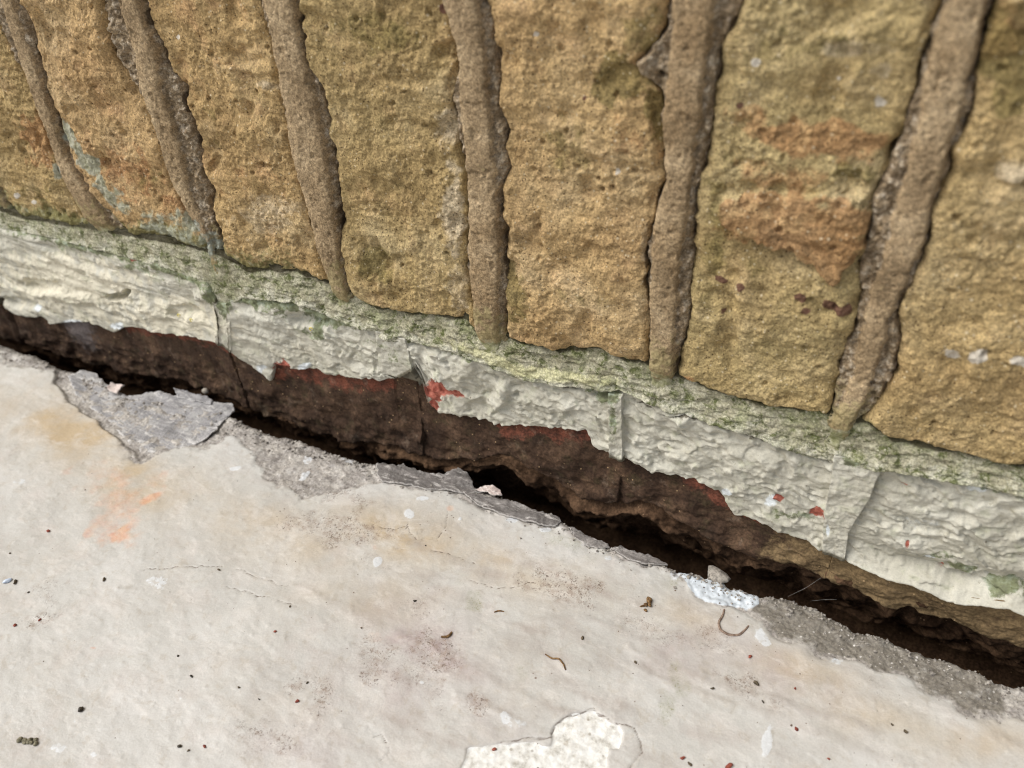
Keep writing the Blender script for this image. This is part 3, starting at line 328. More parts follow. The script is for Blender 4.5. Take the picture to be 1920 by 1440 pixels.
def brick_material():
    n = NB('weathered_yellow_brick', 0.95, 0.15)
    c = n.ramp(n.noise(30, 5, 0.55, 0.3), [(0.30, (146, 119, 78)), (0.44, (174, 145, 98)), (0.56, (190, 161, 112)), (0.70, (206, 181, 138))])
    c = n.mix(n.thr(n.noise(60, 5, 0.6), 0.50, 0.72, 0, 0.5), c, (194, 146, 106))
    c = n.mix(n.thr(n.noise(40, 6, 0.65, 0, n.scaled(1.3, 1, 0.8)), 0.54, 0.76, 0, 0.5), c, (136, 122, 80))
    c = n.mix(n.thr(n.noise(22, 4, 0.6), 0.52, 0.70, 0, 0.5), c, (214, 196, 156))
    c = n.mix(n.math('MULTIPLY', n.attr('khaki'), n.thr(n.noise(30, 5, 0.6), 0.35, 0.6, 0.4, 0.9)), c, n.ramp(n.noise(45, 6, 0.62), [(0.32, (146, 132, 90)), (0.5, (182, 164, 118)), (0.68, (206, 188, 148))]))
    c = n.mix(0.26, c, n.ramp(n.attr('tint'), [(0.0, (112, 106, 64)), (0.35, (154, 138, 90)), (0.7, (184, 146, 102)), (1.0, (186, 138, 102))]))
    c = n.mix(0.08, c, (158, 146, 130))
    c = n.patch(c, 'pale', (200, 184, 156), 300, 0.9, 0.75)
    c = n.patch(c, 'red', n.ramp(n.noise(150, 5, 0.65), [(0.34, (134, 92, 62)), (0.5, (160, 112, 74)), (0.66, (192, 152, 108))]), 110, 2.0, 0.6)
    c = n.patch(c, 'olive', n.ramp(n.noise(140, 5, 0.65), [(0.35, (86, 80, 46)), (0.65, (142, 126, 78))]), 170, 1.7, 0.7)
    c = n.grain(c, 300, 0.84, 1.14, 3)
    c = n.grain(c, 1300, 0.72, 1.28, 2)
    c = n.specks(c, 900, 0.05, (216, 202, 170), 0.4, 0.6)
    c = n.specks(c, 1000, 0.09, (66, 48, 30), 0.42, 0.75)
    c = n.specks(c, 480, 0.05, (224, 208, 176), 0.3, 0.55)
    c = n.patch(c, 'moss', n.ramp(n.noise(220, 5, 0.65), [(0.34, (76, 80, 44)), (0.52, (118, 118, 76)), (0.66, (156, 158, 132))]), 300, 1.7, 0.8)
    c = n.patch(c, 'teal', n.ramp(n.noise(300, 5, 0.65), [(0.35, (140, 142, 116)), (0.65, (188, 190, 172))]), 200, 2.2, 0.85)
    c = n.patch(c, 'white', (212, 204, 190), 300, 2.6, 0.9)
    c = n.patch(c, 'plum', (98, 64, 58), 360, 2.0, 0.85)
    c = n.patch(c, 'crevice_shade', (62, 48, 30), 500, 0.8, 0.75)  # occlusion shade mixed into the brick colour
    return n.finish(c, [(n.noise(560, 4, 0.7), 0.9, 0.0011), (n.noise(1500, 2, 0.6), 0.9, 0.0006)])

def mortar_material():
    n = NB('sandy_pointing_mortar', 0.95, 0.15)
    c = n.ramp(n.noise(60, 5, 0.6), [(0.32, (128, 109, 83)), (0.5, (156, 135, 105)), (0.68, (182, 161, 129))])
    c = n.mix(n.thr(n.noise(25, 4, 0.6), 0.5, 0.7, 0, 0.5), c, (138, 114, 82))
    c = n.patch(c, 'broken', n.ramp(n.noise(350, 5, 0.7), [(0.32, (104, 88, 68)), (0.5, (136, 120, 98)), (0.68, (196, 184, 164))]), 260, 1.5, 0.85)
    c = n.grain(c, 600, 0.80, 1.16, 3)
    c = n.grain(c, 1500, 0.68, 1.32, 2)
    c = n.specks(c, 1300, 0.07, (204, 190, 158), 0.4, 0.7)
    c = n.specks(c, 1300, 0.07, (72, 54, 40), 0.4, 0.7)
    c = n.specks(c, 520, 0.16, (182, 170, 154), 0.40, 0.6, n.thr(n.attr('broken'), 0.5, 0.9))
    c = n.patch(c, 'moss', n.ramp(n.noise(300, 4, 0.6), [(0.35, (108, 104, 62)), (0.65, (160, 148, 106))]), 300, 2.0, 0.6)
    c = n.patch(c, 'paint', n.ramp(n.noise(200, 6, 0.75, 0.5), [(0.36, (96, 100, 62)), (0.5, (146, 146, 112)), (0.64, (186, 183, 160))]), 300, 1.3, 0.9)
    c = n.patch(c, 'teal', (150, 158, 150), 600, 1.3, 0.8)
    c = n.patch(c, 'crevice_shade', (58, 46, 34), 500, 0.8, 0.8)  # occlusion shade mixed into the mortar colour
    return n.finish(c, [(n.noise(900, 3, 0.7), 0.6, 0.0005), (n.noise(2200, 2, 0.6), 0.6, 0.0003)])

def bed_material():
    n = NB('mossy_bed_mortar', 0.95, 0.15)
    c = n.ramp(n.noise(80, 5, 0.65), [(0.3, (132, 127, 102)), (0.5, (160, 155, 132)), (0.7, (184, 180, 160))])
    c = n.patch(c, 'paint', (192, 189, 170), 400, 1.5, 0.9)
    c = n.mix(n.thr(n.noise(60, 6, 0.72), 0.46, 0.66, 0.0, 0.75), c, (132, 136, 98))
    c = n.mix(n.thr(n.noise(200, 6, 0.75, 0.5), 0.48, 0.62, 0.0, 0.9), c, (86, 92, 52))
    c = n.mix(n.thr(n.noise(420, 4, 0.7, 0.3), 0.55, 0.66, 0.0, 0.6), c, (188, 184, 160))
    c = n.patch(c, 'yellow', (192, 188, 146), 300, 1.3, 0.7)
    c = n.grain(c, 1200, 0.68, 1.28, 3)
    c = n.specks(c, 900, 0.05, (210, 205, 180), 0.4, 0.7)
    c = n.patch(c, 'crevice_shade', (48, 42, 26), 500, 0.8, 0.85)  # undercut shade mixed into the bed colour
    return n.finish(c, [(n.noise(360, 5, 0.68, 0.4, n.scaled(0.6, 1, 1.4)), 0.7, 0.0012), (n.noise(1500, 2, 0.6), 0.5, 0.0004)])

def paint_material():
    n = NB('old_cream_wall_paint', 0.62, 0.3)
    c = n.ramp(n.noise(38, 5, 0.55), [(0.32, (172, 168, 152)), (0.5, (187, 183, 168)), (0.68, (200, 197, 183))])
    c = n.patch(c, 'warm', (212, 205, 184), 60, 0.7, 0.9)
    c = n.mix(n.thr(n.noise(190, 6, 0.7, 0.4, n.scaled(0.7, 1, 1.2)), 0.54, 0.70, 0, 0.55), c, (164, 158, 136))
    c = n.mix(n.thr(n.noise(420, 5, 0.72), 0.60, 0.70, 0, 0.6), c, (128, 120, 96))
    c = n.mix(n.thr(n.noise(140, 4, 0.6), 0.52, 0.72, 0, 0.5), c, (164, 166, 138))
    c = n.patch(c, 'white', (226, 232, 234), 400, 1.0, 0.9)
    c = n.grain(c, 1500, 0.93, 1.06, 2)
    m = n.noise(330, 6, 0.72, 0.6)
    f = n.math('MULTIPLY', n.thr(n.math('ADD', n.attr('moss'), n.math('MULTIPLY', n.math('SUBTRACT', m, 0.5), 2.2)), 0.30, 0.75), n.thr(n.attr('moss'), 0.02, 0.3))
    g = n.ramp(n.noise(240, 4, 0.6), [(0.35, (66, 72, 36)), (0.5, (102, 110, 68)), (0.65, (150, 160, 136))])
    c = n.mix(n.math('MULTIPLY', f, 0.85), c, g)
    c = n.patch(c, 'bare', n.ramp(n.noise(400, 4, 0.6), [(0.35, (140, 70, 56)), (0.65, (184, 112, 94))]), 330, 2.0, 1.0)
    c = n.patch(c, 'crevice_shade', (70, 62, 42), 600, 0.7, 0.85)  # crack and joint shade mixed into the paint colour
    c = n.specks(c, 330, 0.02, (92, 82, 62), 0.2, 0.8)
    return n.finish(c, [(n.noise(240, 6, 0.66, 0.4, n.scaled(0.7, 1, 1.4)), 0.5, 0.0011), (n.noise(1000, 3, 0.65), 0.5, 0.0004)])

def raw_material():
    n = NB('dark_damp_raw_brick', 0.9, 0.2)
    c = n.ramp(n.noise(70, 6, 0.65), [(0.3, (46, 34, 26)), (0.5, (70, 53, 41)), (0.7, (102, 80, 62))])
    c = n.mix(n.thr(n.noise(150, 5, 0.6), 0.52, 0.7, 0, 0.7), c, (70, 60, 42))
    c = n.patch(c, 'red', n.ramp(n.noise(220, 5, 0.65), [(0.35, (86, 54, 44)), (0.65, (136, 80, 62))]), 110, 2.4, 0.75)
    c = n.patch(c, 'mossy', (128, 108, 78), 260, 1.3, 0.9)
    c = n.mix(n.thr(n.noise(90, 6, 0.7), 0.56, 0.72, 0, 0.55), c, (126, 110, 94))
    c = n.patch(c, 'grey', (120, 112, 110), 300, 1.0, 0.8)
    c = n.grain(c, 900, 0.66, 1.28, 3)
    c = n.specks(c, 800, 0.03, (190, 160, 120), 0.35, 0.7)
    return n.finish(c, [(n.noise(420, 4, 0.65), 0.7, 0.0010), (n.noise(1500, 2, 0.6), 0.5, 0.0004)])

def soil_material():
    n = NB('dark_cavity_rubble', 0.95, 0.1)
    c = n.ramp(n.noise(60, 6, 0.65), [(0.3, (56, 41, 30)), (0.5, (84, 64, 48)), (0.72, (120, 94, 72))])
    c = n.grain(c, 700, 0.6, 1.3, 3)
    c = n.specks(c, 700, 0.03, (170, 140, 110), 0.3, 0.7)
    return n.finish(c, [(n.noise(300, 4, 0.65), 0.7, 0.0014)])

def floor_material():
    n = NB('painted_concrete_floor', 0.46, 0.4)
    c = n.ramp(n.noise(16, 5, 0.55), [(0.32, (182, 179, 172)), (0.5, (190, 188, 182)), (0.68, (198, 196, 191))])
    c = n.mix(n.thr(n.noise(55, 5, 0.6), 0.5, 0.72, 0, 0.45), c, (190, 181, 174))
    c = n.wash(c, 'tan', (184, 165, 136), 40, 0.9)
    c = n.wash(c, 'smear', (156, 144, 135), 90, 0.5)
    c = n.wash(c, 'pink', (166, 150, 147), 50, 0.85)
    c = n.mix(n.math('MULTIPLY', n.thr(n.noise(170, 6, 0.7, 0.5), 0.52, 0.68), 0.42), c, (170, 160, 144))
    c = n.mix(n.math('MULTIPLY', n.thr(n.noise(34, 7, 0.72, 0.5, n.scaled(0.8, 1.3, 1)), 0.50, 0.70), 0.4), c, (184, 176, 165))
    c = n.mix(n.math('MULTIPLY', n.thr(n.noise(60, 7, 0.75, 0.6, n.scaled(0.8, 1.5, 1)), 0.50, 0.62), 0.35), c, (212, 207, 200))
    st = n.ramp(n.noise(230, 5, 0.65), [(0.36, (210, 172, 138)), (0.52, (206, 154, 120)), (0.68, (192, 124, 98))])
    f = n.math('ADD', n.attr('stain'), n.math('MULTIPLY', n.math('SUBTRACT', n.noise(160, 6, 0.68), 0.5), 1.3))
    c = n.mix(n.math('MULTIPLY', n.thr(f, 0.05, 1.25, 0.0, 0.8), n.thr(n.attr('stain'), 0.0, 0.35)), c, st)
    # fine soot and algae: threads and specks gathered in patches
    wv = n.t.nodes.new('ShaderNodeVectorMath'); wv.operation = 'ADD'; nz = n.t.nodes.new('ShaderNodeTexNoise'); nz.inputs['Scale'].default_value = 300; nz.inputs['Detail'].default_value = 3
    n.L(n.pos, nz.inputs['Vector']); sc_ = n.t.nodes.new('ShaderNodeVectorMath'); sc_.operation = 'SCALE'; n.L(nz.outputs['Color'], sc_.inputs[0]); sc_.inputs['Scale'].default_value = 0.006
    n.L(n.pos, wv.inputs[0]); n.L(sc_.outputs[0], wv.inputs[1])
    th = n.vor(260, 'DISTANCE_TO_EDGE', wv.outputs[0])
    wp = n.thr(n.math('ADD', n.attr('dirt'), n.math('MULTIPLY', n.math('SUBTRACT', n.noise(90, 6, 0.7), 0.5), 1.6)), 0.15, 0.75)
    wp = n.math('MULTIPLY', wp, n.thr(n.attr('dirt'), 0.02, 0.3))
    sp = n.thr(n.noise(950, 4, 0.7, 0.8), 0.52, 0.66)
    c = n.mix(n.math('MULTIPLY', wp, n.math('MULTIPLY', sp, 0.95)), c, (98, 84, 76))
    c = n.mix(n.math('MULTIPLY', wp, n.math('MULTIPLY', n.thr(n.noise(260, 5, 0.65), 0.45, 0.65), 0.55)), c, (150, 132, 118))
    hair = n.math('MULTIPLY', n.thr(th.outputs['Distance'], 0.05, 0.01), n.thr(n.noise(120, 5, 0.7), 0.48, 0.6))
    c = n.mix(n.math('MULTIPLY', n.math('MULTIPLY', hair, n.math('ADD', n.math('MULTIPLY', wp, 0.6), n.math('MULTIPLY', n.attr('tan'), 0.25))), 0.8), c, (112, 96, 78))
    gp = n.thr(n.math('ADD', n.attr('green'), n.math('MULTIPLY', n.math('SUBTRACT', n.noise(120, 6, 0.7), 0.5), 1.3)), 0.22, 0.85)
    gp = n.math('MULTIPLY', gp, n.thr(n.attr('green'), 0.02, 0.3))
    c = n.mix(n.math('MULTIPLY', gp, n.math('ADD', n.math('MULTIPLY', sp, 0.55), 0.22)), c, (128, 128, 88))
    # bare concrete along the broken edge
    gr = n.ramp(n.noise(130, 6, 0.68), [(0.28, (120, 114, 108)), (0.44, (152, 146, 140)), (0.58, (174, 168, 160)), (0.72, (196, 190, 181))])
    gr = n.patch(gr, 'darkgrey', (112, 106, 94), 260, 1.3, 0.75)
    gr = n.grain(gr, 900, 0.70, 1.22, 3)
    gr = n.specks(gr, 700, 0.06, (214, 210, 204), 0.4, 0.7)
    gr = n.specks(gr, 900, 0.07, (74, 68, 62), 0.38, 0.7)
    gm = n.math('ADD', n.attr('grey'), n.math('MULTIPLY', n.math('SUBTRACT', n.noise(200, 6, 0.7), 0.5), 1.3))
    c = n.mix(n.math('MULTIPLY', n.thr(gm, 0.25, 0.75), n.thr(n.attr('grey'), 0.0, 0.2)), c, gr)
    c = n.patch(c, 'blue', (206, 214, 220), 420, 1.3, 0.85)
    # peeled patch down to white plaster
    br = n.ramp(n.noise(300, 5, 0.65), [(0.30, (172, 168, 158)), (0.45, (214, 212, 205)), (0.6, (228, 228, 224))])
    br = n.specks(br, 420, 0.10, (130, 118, 100), 0.34, 0.6)
    br = n.mix(n.thr(n.noise(200, 6, 0.7), 0.60, 0.70, 0, 0.5), br, (176, 162, 140))
    c = n.mix(n.thr(n.attr('bare'), 0.4, 0.6), c, br)
    c = n.patch(c, 'white', (212, 215, 217), 420, 2.2, 0.75)
    c = n.mix(n.math('MULTIPLY', n.thr(n.attr('crack'), 0.2, 0.9), n.thr(n.noise(150, 4, 0.6), 0.35, 0.6, 0.15, 0.85)), c, (92, 78, 66))
    c = n.specks(c, 120, 0.012, (110, 92, 78), 0.07, 0.8)
    c = n.specks(c, 300, 0.02, (120, 104, 92), 0.12, 0.7)
    c = n.grain(c, 1500, 0.955, 1.04, 2)
    return n.finish(c, [(n.noise(260, 5, 0.62, 0.5, n.scaled(0.75, 1.25, 1)), 0.22, 0.0008), (n.noise(800, 4, 0.7), 0.40, 0.0004)])

def flake_material(name, cols, white=(206, 204, 204)):
    n = NB(name, 0.8, 0.25)
    c = n.ramp(n.noise(70, 7, 0.72, 0.8, n.scaled(0.5, 1.6, 1)), [(0.30, cols[0]), (0.5, cols[1]), (0.68, cols[2])])
    c = n.mix(n.thr(n.noise(240, 5, 0.7, 0.5, n.scaled(0.5, 1.6, 1)), 0.52, 0.66, 0, 0.8), c, white)
    c = n.patch(c, 'rim', white, 500, 0.9, 0.7)
    c = n.grain(c, 1300, 0.80, 1.16, 3)
    c = n.specks(c, 700, 0.03, (60, 54, 50), 0.3, 0.7)
    return n.finish(c, [(n.noise(300, 5, 0.65, 0.4, n.scaled(0.5, 1.6, 1)), 0.6, 0.0010), (n.noise(1500, 2, 0.6), 0.4, 0.0003)])

def plain_material(name, c0, c1, rough=0.7, scale=900):
    n = NB(name, rough, 0.3)
    c = n.mix(n.thr(n.noise(scale, 3, 0.6), 0.35, 0.65), c0, c1)
    return n.finish(c, [(n.noise(scale * 1.5, 2, 0.6), 0.4, 0.0003)])

M_BRICK = brick_material(); M_MORTAR = mortar_material(); M_BED = bed_material(); M_PAINT = paint_material()
M_RAW = raw_material(); M_SOIL = soil_material(); M_FLOOR = floor_material()

# ------------------------------------------------------------------ common curves (mm)
bed_top = curve(D['BED']); paint_top = curve(D['PT']); paint_bot = curve(D['PB']); ledge = curve(D['LEDGE'])
G = 0.45            # grid step for what the camera sees, mm
XMIN, XMAX = -205.0, 395.0
def ext(n0, far, step):   # widening samples beyond the seen strip
    v = [n0]; s = step
    while abs(v[-1] - n0) < far: v.append(v[-1] + s); s *= 1.35
    return np.array(v[1:])
def xs_line(step):
    a = np.arange(XMIN, XMAX, step)
    return np.concatenate([-(-ext(XMIN, 700, -step * 2))[::-1] * 1.0, a, ext(XMAX, 700, step * 2)])

# ------------------------------------------------------------------ wall
wall = empty('brick_wall', (100, 0, 0), 'weathered ochre brick wall with flaking cream paint along its base', 'wall')
wall['kind'] = 'thing'
ZTOP = 300.0

def soldier_h(X, Z, seed, tilt):
    h = fbm(X, Z, 30, 3, seed) * 2.0 + fbm(X, Z, 9, 3, seed + 3) * 0.62 + fbm(X, Z, 3.2, 3, seed + 5, 0.65) * 0.22
    h += fbm(X * 0.25, Z, 5.0, 3, seed + 9) * (0.30 + 0.6 * sstep(0, 0.6, fbm(X, Z, 30, 2, seed + 10))) + tilt[0] + tilt[1] * (X - X.mean()) * 0.02
    rough = sstep(0.0, 0.7, fbm(X, Z, 30, 2, 77))
    h += rough * (ridged(X, Z, 5.0, 3, seed + 21) - 1.2) * 0.5
    g1, g2, gi = worley(X + fbm(X, Z, 3, 2, 61) * .6, Z + fbm(X, Z, 3, 2, 62) * .6, 2.1, seed + 50)
    h += (0.5 - g1) * 0.95 * (0.3 + 1.1 * sstep(-0.5, 0.8, fbm(X, Z, 18, 3, seed + 51))) * (0.4 + gi)
    h += fbm(X, Z, 1.2, 2, seed + 53) * 0.20
    h -= sstep(0.25, 1.0, fbm(X, Z, 18, 3, seed + 57)) * 2.8
    c1, c2, ci = worley(X + fbm(X, Z, 5, 2, 63), Z + fbm(X, Z, 5, 2, 64), 4.2, seed + 58)
    h += sstep(0.25, 0.7, fbm(X, Z, 22, 3, seed + 59)) * (0.6 - c1) * 0.9 * (ci + 0.2)
    f1, f2, idn = worley(X, Z, 4.6, seed + 40)
    h -= np.where(idn > 0.95, (1 - sstep(0.10, 0.34, f1 + 0.12 * fbm(X, Z, 2, 2, 66))) * 1.5, 0)          # open pits
    h += np.where(idn < 0.10, (1 - sstep(0.08, 0.26, f1)) * 0.6, 0)          # hard grains
    w = fbm(X, Z, 7, 3, 5) * 0.45
    h -= blobs('dent', D['WB'], X, Z, w, (0.25, 1.15)); h += blobs('bump', D['WB'], X, Z, w, (0.3, 1.15))
    return h

def soldier(k, xl, xr, step, ztop=ZTOP):
    """one upright brick between two joint edges; xl, xr are functions of height"""
    zb0 = float(bed_top((xl(80.0) + xr(80.0)) / 2))
    nx = max(6, int((xr(150.0) - xl(150.0)) / step)); nz = max(8, int((ztop - zb0) / step))
    s = np.linspace(0, 1, nx)[None, :]; t = np.linspace(0, 1, nz)[:, None]
    if ztop > 240 and step < 1:                     # fine where seen, coarse above the frame
        zz = np.concatenate([np.arange(zb0, 240, step), np.linspace(241, ztop, 20)]); t = ((zz - zb0) / (ztop - zb0))[:, None]
    Z = zb0 + (ztop - zb0) * t + 0 * s
    for _ in range(2):
        XL = xl(Z) + fbm(Z, Z * 0 + k * 31.0, 7, 4, 3) * 0.9; XR = xr(Z) + fbm(Z, Z * 0 + k * 57.0, 7, 4, 4) * 0.9
        X = XL + (XR - XL) * s
        zb = bed_top(X) + fbm(X, X * 0 + 3.0, 6, 3, 8) * 0.5
        Z = zb + (ztop - zb) * t
    rng = np.random.default_rng(100 + k)
    h = soldier_h(X, Z, 200 + 13 * k, (rng.uniform(-0.4, 0.4), rng.uniform(-1, 1)))
    dl = X - XL; dr = XR - X; db = Z - zb
    R = 4.3 + 2.6 * fbm(X, Z, 12, 3, 60)
    d = np.minimum(np.minimum(dl, dr), db)
    q = np.clip(1 - d / np.maximum(R, 1.2), 0, 1)
    gate = 0.30 + 0.70 * sstep(-0.35, 0.35, fbm(X * 0.3 + k * 9, Z, 22, 3, 65))
    h -= 4.6 * q ** 2.4 * gate
    q2 = np.clip(1 - db / 3.0, 0, 1); h -= 2.0 * q2 ** 2
    wa = fbm(X, Z, 8, 4, 91) * 0.45
    A = {n: blobs(n, D['WB'], X, Z, wa, (0.35, 1.25)) for n in ('red', 'olive', 'pale', 'white', 'plum', 'teal')}
    if k == 5:      # the brick with a red-brown slab left standing proud
        sl = polymask(X, Z, D['SLAB'], 0.5, fbm(X, Z, 5, 4, 33) * 1.6)
        h += sl * 3.0; A['red'] = np.maximum(A['red'], sl * 0.95 * (0.8 + 0.5 * fbm(X, Z, 8, 3, 2)))
    A['white'] = np.minimum(A['white'], 1.5)
    A['khaki'] = np.full(X.shape, {1: 0.25, 3: 0.3, 4: 0.45, 5: 0.8, 6: 0.6, 7: 0.6}.get(k, 0.1))
    A['moss'] = np.clip(0.75 - db / (6 + 5 * fbm(X, Z, 20, 2, 44)), 0, 1) * 0.9 + np.clip(0.7 - (X + 165) / 70, 0, 0.7) * np.clip(1.2 - db / 30, 0, 1)
    A['moss'] = np.maximum(A['moss'], sstep(75, 15, X) * np.clip(1.15 - db / (13 + 7 * fbm(X, Z, 14, 3, 45)), 0, 1))
    A['crevice_shade'] = np.clip(q ** 3 * 1.1 + q2 * 0.9 - 0.25, 0, 1) * sstep(-0.25, 0.35, fbm(X, Z, 9, 3, 68))  # occlusion shade painted at brick edges and base, broken up by noise
    A['tint'] = np.full(X.shape, {0: .3, 1: .8, 2: .55, 3: .25, 4: .75, 5: .35, 6: .5}.get(k, .5))
    X, h, Z, A = padded(X, h, Z, A, -22, 'lrtb')
    return grid_obj('brick', X, -h, Z, M_BRICK, wall, A)

PITCH = 75.0
JL = [curve(a, 1) for a in D['JL']]; JR = [curve(a, 1) for a in D['JR']]
def shifted(f, dx): return lambda z: f(z) + dx
# traced joints 0..5, then the pattern carries on to both sides
joints = [(shifted(JL[0], -PITCH * k), shifted(JR[0], -PITCH * k)) for k in (3.2, 2.2, 1.2)] + list(zip(JL, JR)) + [(shifted(JL[1], PITCH * 5.02 + PITCH * k), shifted(JR[1], PITCH * 5.02 + PITCH * k)) for k in range(3)]
SEEN = range(2, 9)
for k in range(len(joints) - 1):
    soldier(k - 2 if k >= 2 else 40 + k, joints[k][1], joints[k + 1][0], G if k in SEEN else 1.6)

def joint(k, xl, xr, step, fl_, fr_):
    z0 = float(paint_top((xl(75.0) + xr(75.0)) / 2)); z0b = float(bed_top((xl(80.0) + xr(80.0)) / 2))
    zz = np.concatenate([np.arange(z0 + 1.0, 240, step), np.linspace(241, ZTOP, 20)])
    nx = max(9, int((xr(150.0) - xl(150.0) + 2.4) / step)) | 1
    u = np.linspace(-1, 1, nx)[None, :]
    Z = zz[:, None] + 0 * u
    flare = 1.2 * np.clip(1 - (Z - z0) / 12, 0, 1) ** 1.5 * (1 + fbm(Z, Z * 0 + k * 2.0, 6, 3, 59))
    XL = xl(Z) - 0.4 - flare + fbm(Z, Z * 0 + k * 3.0, 5, 3, 13) * 0.4; XR = xr(Z) + 0.4 + flare + fbm(Z, Z * 0 + k * 5.0, 5, 3, 14) * 0.4
    X = (XL + XR) / 2 + u * (XR - XL) / 2
    wd = (XR - XL)
    # broken borders: how far the crisp pointing has fallen away on either side
    FL = fl_(Z) + fbm(Z, Z * 0 + k * 7.7, 9, 4, 23) * 0.55; FR = fr_(Z) + fbm(Z, Z * 0 + k * 9.1, 9, 4, 29) * 0.55
    eL = np.maximum(FL - XL, 0.6); eR = np.maximum(XR - FR, 0.6)
    wob = fbm(X, Z, 3.0, 3, 31) * 0.8
    bl = sstep(0.7, -0.7, X - XL - eL + wob); br = sstep(0.7, -0.7, XR - X - eR + wob)
    br_ = np.clip(bl + br, 0, 1)
    fw = np.maximum((XR - eR) - (XL + eL), 3.0)
    cu = np.clip((X - (XL + eL + XR - eR) / 2) / (fw / 2), -1.15, 1.15)
    g1, g2, gi = worley(X, Z, 1.3, 45)
    face = 0.1 + 2.1 * np.sqrt(np.clip(1.3 - np.abs(cu) ** 3, 0.01, 2)) * np.clip(fw / 13.0, 0.5, 1.1) + fbm(X, Z * 0.5, 22, 3, 37 + k) * 0.5 + fbm(X, Z, 6, 3, 43 + k) * 0.22 + fbm(X, Z, 1.8, 3, 41, 0.6) * 0.2 + (0.5 - g1) * 0.36 - sstep(0.45, 0.8, fbm(X, Z, 5, 4, 44 + k)) * 0.8
    rag = -0.9 + fbm(X, Z, 5, 4, 47, 0.62) * 1.6 + (ridged(X, Z, 2.6, 3, 48) - 1) * 0.55 + (0.5 - g1) * 0.5 * (gi + .3)
    h = face * (1 - br_) + rag * br_
    de = np.minimum(X - XL, XR - X); h -= 5.0 * np.clip(1 - de / 1.9, 0, 1) ** 1.5 * (0.25 + 0.75 * sstep(-0.3, 0.4, fbm(X * 0.3 + 50, Z, 14, 3, 67)))
    w = fbm(X, Z, 7, 3, 5) * 0.45
    if k == 4:      # crumbled lump with a small hole in the joint's upper left
        lump = blobs('l', {'l': D['LUMP']}, X, Z, w, (0.3, 1.15)); h += lump * 2.0; br_ = np.maximum(br_, lump)
        hole = blobs('l', {'l': D['HOLE']}, X, Z, w * 0.3, (0.4, 1.1)); h -= hole * 6
    db = Z - (z0b); low = np.clip(1 - db / 14, 0, 1)
    foot = np.clip(1 - (Z - z0) / 16, 0, 1)
    h = h * (1 - foot) + foot * (1.3 - 0.52 * np.clip(Z - z0, 0, 9) + fbm(X, Z, 6, 4, 57) * 1.0 + (ridged(X * 0.5, Z, 4, 3, 58) - 1.1) * 0.6) - 3.5 * foot * np.clip(1 - de / 3, 0, 1)
    A = {'broken': br_ * (0.75 + 0.25 * fbm(X, Z, 10, 3, 53)), 'moss': np.clip(0.95 * np.clip(1 - db / 26, 0, 1) ** 0.8 + 0.3 * fbm(X, Z, 8, 3, 52) - 0.12, 0, 0.75), 'teal': blobs('teal', D['WB'], X, Z, w, (0.35, 1.25)),
         'paint': np.clip(1.8 * foot + 0.4 * fbm(X, Z, 7, 4, 60) * (foot > 0), 0, 1), 'crevice_shade': np.clip(1.1 - de / 1.6, 0, 1) * (1 - 0.7 * foot) * sstep(-0.2, 0.4, fbm(X, Z, 9, 3, 69))}  # last mask: occlusion shade painted along both borders of the joint
    X, h, Z, A = padded(X, h, Z, A, -14, 'lrtb')
    return grid_obj('mortar_joint', X, -h, Z, M_MORTAR, wall, A)
for k in range(len(joints)):
    i = min(max(k - 3, 0), 5); cL = curve(D['JFL'][i], 1); cR = curve(D['JFR'][i], 1)
    if k < 3 or k > 8: cL = shifted(joints[k][0], 1.5); cR = shifted(joints[k][1], -2.0)
    joint(k - 3 if k >= 3 else 50 + k, joints[k][0], joints[k][1], G if 2 <= k <= 9 else 1.6, cL, cR)

# bed joint: mossy ledge between the upright bricks and the painted course
BED_SITE = []
def bed():
    x = xs_line(G); t = np.linspace(0, 1, 44)[:, None]
    X = x[None, :] + 0 * t
    zt = bed_top(X) + 3.0; zb = paint_top(X) - 2.0
    zt = np.maximum(zt, zb + 4)
    Z = zb + (zt - zb) * t
    h = 1.8 - 4.8 * t + fbm(X, Z, 14, 4, 71) * 1.4 + fbm(X * 0.35, Z, 3.0, 4, 73, 0.6) * 1.0 + (ridged(X * 0.35, Z, 4.5, 3, 75) - 1.2) * 0.6 + fbm(X, Z, 1.6, 2, 78) * 0.14
    lf = sstep(60, -10, X); h = h * (1 - 0.45 * lf) + lf * 1.6
    yel = np.exp(-((X - 165) / 38) ** 2) * np.exp(-((Z - (paint_top(X) + 2.5)) / 2.6) ** 2)
    h += yel * 0.8
    A = {'paint': np.clip(0.75 - (Z - zb) / 13 + 0.4 * fbm(X, Z, 12, 3, 76), 0, 1), 'yellow': np.clip(yel * 1.3, 0, 1),
         'crevice_shade': np.clip(1 - (zt - Z - 2.2) / 2.0, 0, 1) * 0.9}  # last mask: shade line painted under the upright bricks
    msk = np.clip(fbm(X, Z, 26, 4, 96) + 0.05, 0, 1) * sstep(0, 0.4, fbm(X, Z, 5, 3, 97) + 0.1) * (X > XMIN) * (X < XMAX)
    BED_SITE.append((np.stack([X, -h, Z], -1).reshape(-1, 3), msk.ravel()))
    X, h, Z, A = padded(X, h, Z, A, -16, 'tb')
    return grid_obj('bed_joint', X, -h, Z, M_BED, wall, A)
bed()

